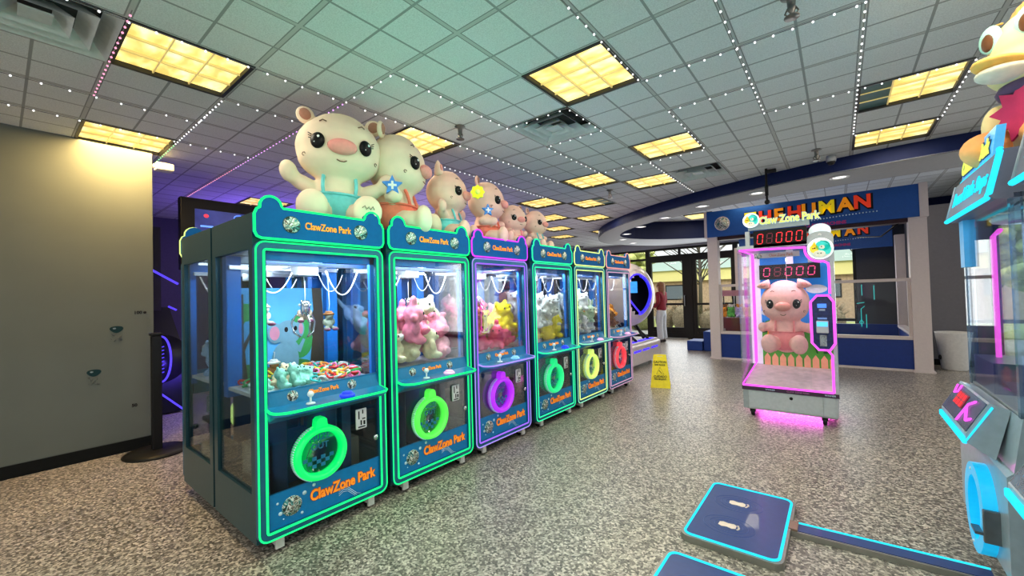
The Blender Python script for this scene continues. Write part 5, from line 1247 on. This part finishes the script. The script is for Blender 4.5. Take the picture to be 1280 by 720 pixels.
# ------------------------------------------------------------------ person by the door
def skin(name, verts, edges, radii, m, sub=2):
    me = bpy.data.meshes.new(name); me.from_pydata(verts, edges, []); o = bpy.data.objects.new(name, me); C.objects.link(o)
    md = o.modifiers.new('s', 'SKIN'); md.use_smooth_shade = True
    for v, r in zip(me.skin_vertices[0].data, radii): v.radius = (r, r) if isinstance(r, (int, float)) else r
    me.skin_vertices[0].data[0].use_root = True
    s = o.modifiers.new('d', 'SUBSURF'); s.levels = s.render_levels = sub
    dg = bpy.context.evaluated_depsgraph_get(); out = bpy.data.meshes.new_from_object(o.evaluated_get(dg)); bpy.data.objects.remove(o)
    for p in out.polygons: p.use_smooth = True
    return out
pe = empty('person', (-3.80, 11.25, 0), -PI/2-.15, 'person in dark red top and pale trousers standing by the glass door', 'person')
SK = mat('skin_tone', (.62, .40, .30), .6)
# local: faces -Y, right hand at -X.  One continuous body, hips as root.
V = [(0, 0, .90), (0, .01, 1.02), (0, .015, 1.18), (0, .02, 1.31), (0, .012, 1.385), (0, -.01, 1.45), (0, -.02, 1.51), (0, -.015, 1.575)]
Ed = [(0, 1), (1, 2), (2, 3), (3, 4), (4, 5), (5, 6), (6, 7)]; Rr = [(.145, .11), (.125, .095), (.145, .105), (.12, .085), (.05, .05), (.068, .075), (.078, .092), (.06, .07)]
for s in (-1, 1):
    i = len(V); V += [(s*.085, 0, .84), (s*.09, -.01, .48), (s*.09, .02, .09), (s*.095, -.13, .035)]; Ed += [(0, i), (i, i+1), (i+1, i+2), (i+2, i+3)]; Rr += [.085, .055, .038, .03]
    i = len(V); V += [(s*.17, .02, 1.33), (s*.20, .03, 1.08), (s*.17, -.12, .93), (s*.13, -.20, .95)]; Ed += [(3, i), (i, i+1), (i+1, i+2), (i+2, i+3)]; Rr += [.05, .038, .028, .026]
body = link('body', skin('body', V, Ed, Rr, SK), SK, pe)
for s in (-1, 1):
    for k in range(4):
        b_ = [(s*.13+.016*(k-1.5), -.205, .952), (s*.13+.017*(k-1.5), -.245-.004*(1.5-abs(k-1.5)), .955), (s*.13+.016*(k-1.5), -.265, .94)]
        link('finger', skin('finger', b_, [(0, 1), (1, 2)], [.009, .008, .007], SK, 1), SK, body)
    b_ = [(s*.13-s*.02, -.19, .958), (s*.13-s*.045, -.215, .962), (s*.13-s*.052, -.24, .96)]; link('thumb', skin('thumb', b_, [(0, 1), (1, 2)], [.011, .009, .008], SK, 1), SK, body)
TV = [(0, .012, .84), (0, .012, .93), (0, .012, 1.02), (0, .018, 1.18), (0, .022, 1.32), (0, .015, 1.37)]; TE = [(0, 1), (1, 2), (2, 3), (3, 4), (4, 5)]; TR = [(.16, .13), (.168, .138), (.15, .12), (.165, .125), (.135, .10), (.07, .065)]
for s in (-1, 1):
    i = len(TV); TV += [(s*.175, .02, 1.33), (s*.21, .035, 1.08), (s*.178, -.10, .945)]; TE += [(4, i), (i, i+1), (i+1, i+2)]; TR += [.068, .055, .046]
link('red_top', skin('red_top', TV, TE, TR, None), mat('top_crimson', (.22, .015, .03), .85, var=.15, bump=.1), pe)
TV = [(0, .01, .90), (0, .01, 1.01)]; TE = [(0, 1)]; TR = [(.15, .125), (.125, .10)]
for s in (-1, 1):
    i = len(TV); TV += [(s*.082, .01, .78), (s*.095, -.005, .48), (s*.098, .02, .16), (s*.10, .02, .07)]; TE += [(0, i), (i, i+1), (i+1, i+2), (i+2, i+3)]; TR += [.105, .088, .088, .095]
link('trousers', skin('trousers', TV, TE, TR, None), mat('trousers_pale', (.52, .55, .60), .85, var=.08), pe)
for s in (-1, 1): MB().ell((s*.098, -.06, .04), (.048, .135, .045), 10).build('shoe', mat('shoe_dark', (.06, .05, .05), .6), pe)
hr = cblob('hair', [((0, .015, 1.545), (.098, .105, .105)), ((0, .065, 1.44), (.095, .06, .14)), ((-.07, .03, 1.40), (.035, .05, .13)), ((.07, .03, 1.40), (.035, .05, .13)), ((0, .08, 1.32), (.075, .04, .10))], .012, 2)
link('hair', hr, mat('hair_auburn', (.20, .085, .04), .6, var=.3, scale=60), pe)
MB().ell((0, -.10, 1.515), (.012, .022, .02), 8).build('nose', SK, pe); MB().ell((0, -.09, 1.47), (.022, .006, .006), 8).build('mouth', mat('lip', (.5, .15, .14), .5), pe)
for s in (-1, 1): MB().ell((s*.03, -.088, 1.54), (.012, .008, .008), 8).build('eye', EYEB, pe); MB().ell((s*.08, -.01, 1.52), (.01, .02, .03), 8).build('ear', SK, pe)

# ------------------------------------------------------------------ outdoors
struct(MB().box(-40, 12.5, -.12, 40, 60, -.04).build('ground', mat('asphalt', (.40, .40, .38), .9)))
struct(MB().box(9, -30, -.12, 40, 12.5, -.04).build('path', mat('pavement', (.4, .4, .38), .9)))
LAWN = tag(MB().box(-14, 15.5, -.04, 20, 21, .0).build('lawn', mat('lawn_green', (.42, .46, .16), .95, var=.3, scale=4)), 'strip of yellow green lawn outside the shopfront', 'lawn', None, 'stuff')
e = empty('brick_building', (-9, 24, 0), 0, 'long tan brick building across the street with pale green roof', 'building')
MB().box(-12, 0, -.1, 16, 6, 1.95).build('wall', mat('tan_brick', (.50, .36, .23), .9, var=.2, scale=12), e)
MB().box(-12.3, -.3, 1.95, 16.3, 6, 2.55).build('yellow_fascia', mat('fascia_yellow', (.80, .72, .30), .7), e)
MB().prism([(-.5, 2.55), (3, 3.5), (6.5, 2.55)], lambda u, v, k: (-12.4+28.8*k, u, v)).build('roof', mat('roof_sage', (.45, .56, .46), .8), e)
for x in (-6, -2, 1.2, 4.6, 8):
    f = MB().box(x, -.03, .9, x+1.1, .02, 1.75).build('window', FR, e); MB().box(x+.06, -.04, .96, x+1.04, -.03, 1.69).build('pane', mat('far_pane', (.15, .18, .2), .2), f)
e = empty('pale_house', (8, 34, 0), 0, 'distant pale house beyond the lawn seen past the prize machine', 'building')
MB().box(-5, 0, 0, 9, 6, 2.6).build('wall', mat('pale_siding', (.6, .6, .58), .9), e); MB().prism([(-.5, 2.6), (3, 4.4), (6.5, 2.6)], lambda u, v, k: (-5.4+14.8*k, u, v)).build('roof', mat('grey_shingle', (.4, .4, .42), .9), e)
BUSH = mat('dry_shrub', (.30, .25, .16), .95, var=.4, scale=25); BUSHG = mat('olive_shrub', (.26, .28, .11), .95, var=.4, scale=25)
rnd = random.Random(9)
def shrub(key):
    def f(b):
        r_ = random.Random(key)
        b.ell((0, 0, .35), (.42, .34, .40), 10)
        for k in range(90):
            a, t = r_.uniform(0, 6.28), r_.uniform(.1, 1.3); p = Vector((.4*math.cos(a)*math.sin(t), .34*math.sin(a)*math.sin(t), .38+.38*math.cos(t)))
            q = p+Vector((p.x, p.y, p.z-.3)).normalized()*r_.uniform(.1, .3); b.tube([p, q], .008, 4, r1=.002)
    return f
xs = [-9.2, -8.4, -7.5, -6.7, -5.9, -5.1, -4.3, -3.5, -2.7, -.3, .9]
for k, x in enumerate(xs):
    o = part(('shrub', k % 3), shrub(k % 3), 'shrub', BUSH if k % 4 else BUSHG, None, (x, 15.2+.3*(k % 2), -.04)); o.scale = (1.1, 1, rnd.uniform(.95, 1.3)); o.rotation_euler.z = k
    tag(o, 'dry bare shrub growing right outside the glass doors' if k % 4 else 'olive green shrub growing outside the shopfront', 'shrub', 'dry shrubs outside' if k % 4 else 'olive shrubs outside')
def tree(loc, h, label, seed):
    r_ = random.Random(seed); e = empty('bare_tree', loc, 0, label, 'tree')
    b = MB(); b.tube([(0, 0, 0), (.05, 0, h*.4), (.0, .05, h*.75), (.1, 0, h)], .09, 8, r1=.02); b.build('trunk', mat('bark_grey', (.10, .085, .07), .9), e)
    b = MB()
    for k in range(46):
        z = h*r_.uniform(.3, .95); a = r_.uniform(0, 6.28); L = (h-z)*.55+.5
        p = Vector((.03, 0, z)); q = p+Vector((math.cos(a)*L*.6, math.sin(a)*L*.6, L*.45)); s_ = q+Vector((math.cos(a+.5)*L*.3, math.sin(a+.5)*L*.3, L*.3)); b.tube([p, q, s_], .028, 5, r1=.005)
        b.tube([q, q+Vector((math.cos(a-.8)*L*.35, math.sin(a-.8)*L*.35, L*.2))], .012, 4, r1=.003)
    b.build('branches', mat('bark_grey', (.1, .085, .07)), e)
tree((-4.6, 18.5, -.04), 5.2, 'bare tree outside behind the left booth pillar', 1); tree((.6, 22, -.04), 6, 'bare tree outside seen past the prize machine', 2); tree((-9.4, 19, -.04), 5, 'bare tree outside beyond the egg shaped ride', 3)
def greentree(loc, label, s):
    e = empty('leafy_tree', loc, 0, label, 'tree', ); 
    MB().cyl((0, 0, 0), (0, 0, 1.6), .1, 8).build('trunk', mat('bark_grey', (.1, .085, .07)), e)
    r_ = random.Random(s); b = MB()
    for k in range(130):
        a, t = r_.uniform(0, 6.28), r_.uniform(0, 1); b.ell((math.cos(a)*t*1.1, math.sin(a)*t*1.1, 2.0+r_.uniform(-.7, 1.2)), (.26, .26, .2), 4)
    b.build('crown', mat('leaf_yellowgreen', (.48, .52, .18), .95, var=.45, scale=8), e)
greentree((7.0, 17.5, 0), 'yellow green tree outside seen through the glass of the foot race machine', 4); greentree((3.7, 15.6, 0), 'leafy tree outside behind the mauve grey wall', 5); greentree((-7.2, 17, 0), 'leafy tree outside above the egg shaped ride', 6)

# ------------------------------------------------------------------ lamps: troffers, daylight areas added at glazing, open sides, outdoors; added neon tints
def area(n, loc, rot, sx, sy, en, col):
    l = bpy.data.lights.new(n, 'AREA'); l.shape = 'RECTANGLE'; l.size = sx; l.size_y = sy; l.energy = en; l.color = col
    o = bpy.data.objects.new(n, l); C.objects.link(o); o.location = loc; o.rotation_euler = rot; o.visible_glossy = n != 'daylight_fill' or loc[1] > 6; return o
def glow(n, loc, en, col, r=.15):
    l = bpy.data.lights.new(n, 'POINT'); l.energy = en; l.color = col; l.shadow_soft_size = r
    o = bpy.data.objects.new(n, l); C.objects.link(o); o.location = loc; o.visible_glossy = False; return o
for (u, v) in LIGHTS+BEHIND+[(3, -6), (0, -6), (-3, -6)]:
    x, y = mod(u, v)
    area('troffer_lamp', (x, y, CEIL-.01), (0, 0, 0), .55, .55, TROF*(4 if (u, v) == (-6, -3) else 1), (1, .68, .28) if (u, v) == (-6, -3) else (1, .90, .74))
for x, y in ((-2.5, 10.4), (-1.25, 9.0), (.3, 9.6)): area('troffer_lamp', (x, y, 3.12), (0, 0, 0), .55, .55, TROF, (1, .86, .62))
area('daylight_fill', (-2.6, 12.25, 1.35), (-PI/2, 0, 0), 6, 2.3, DAY, (.93, .97, 1))
area('daylight_fill', (4.2, 9.8, 1.35), (-PI/2, 0, 0), 4.4, 2.3, DAY*.7, (.93, .97, 1))
area('daylight_fill', (.5, -5.5, 1.4), (PI/2, 0, 0), 9, 2.4, DAYB, (1, .96, .92))  # fill lamp added at the open side behind the camera
area('daylight_fill', (-3, 13.5, 7), (PI/2-.5, 0, 0), 22, 4, 1300, (1, .97, .9))  # lamp added outdoors to brighten the building across the street
area('daylight_fill', (8.5, 1.5, 1.4), (PI/2, 0, PI/2), 8, 2.4, DAYB*.5, (1, .97, .93))  # fill lamp added at the open right side
glow('neon_glow', (-1.9, 1.25, 1.75), 9, (.1, 1, .6)); glow('neon_glow', (-1.9, 2.1, 1.75), 8, (.1, 1, .65)); glow('neon_glow', (-.6, .9, 1.3), 8, (.25, 1, .85), .4); glow('neon_glow', (-1.9, 2.95, 1.75), 5, (.5, .3, 1)); glow('neon_glow', (-1.9, 3.8, 1.75), 4, (.2, 1, .6))  # point lamps added in mid-air to tint the ceiling like neon
glow('neon_glow', (.25, 2.9, 1.8), 5, (.15, .75, 1)); glow('neon_glow', (-7.0, 2.6, 2.1), 40, (.25, .12, 1), .3); glow('neon_glow', (-6.3, 6.5, 2.0), 40, (.5, .3, 1), .3); glow('neon_glow', (-5.0, 4.2, 2.0), 20, (.45, .28, 1), .3); glow('neon_glow', (-6.0, 1.3, .6), 7, (.12, .08, 1))  # more added point lamps; the violet ones tint the far ceiling
# ------------------------------------------------------------------ camera, world
cam = bpy.data.cameras.new('camera'); co = bpy.data.objects.new('camera', cam); C.objects.link(co)
cam.sensor_fit = 'HORIZONTAL'; cam.sensor_width = 36; cam.lens = 513.4/1280*36; cam.clip_start = .05; cam.clip_end = 200
pt, rl, yw = math.radians(1.15), math.radians(-1.554), math.radians(38.496)
R = Matrix.Rotation(yw, 3, 'Z') @ Matrix.Rotation(PI/2+pt, 3, 'X') @ Matrix.Rotation(rl, 3, 'Z')
co.matrix_world = Matrix.Translation((0, 0, 1.36)) @ R.to_4x4(); sc.camera = co
w = bpy.data.worlds.new('overcast'); sc.world = w; w.use_nodes = True; nt = w.node_tree
bg = nt.nodes['Background']; tc = nd(nt, 'ShaderNodeTexCoord'); sp = nd(nt, 'ShaderNodeSeparateXYZ'); nt.links.new(tc.outputs['Generated'], sp.inputs[0])
r = nd(nt, 'ShaderNodeValToRGB'); mp = nd(nt, 'ShaderNodeMapRange'); mp.inputs['From Min'].default_value = -.3; mp.inputs['From Max'].default_value = .6
nt.links.new(sp.outputs['Z'], mp.inputs['Value']); nt.links.new(mp.outputs[0], r.inputs['Fac'])
r.color_ramp.elements[0].color = (.62, .60, .56, 1); r.color_ramp.elements[1].color = (.86, .93, 1, 1)
nt.links.new(r.outputs['Color'], bg.inputs['Color']); bg.inputs['Strength'].default_value = WORLD_S
sc.view_settings.view_transform = 'Standard'; sc.view_settings.look = 'None'; sc.view_settings.exposure = .03; sc.view_settings.gamma = .93
sc.cycles.transparent_max_bounces = 32; sc.cycles.max_bounces = 8; sc.cycles.caustics_reflective = False; sc.cycles.caustics_refractive = False
sc.cycles.sample_clamp_indirect = 6
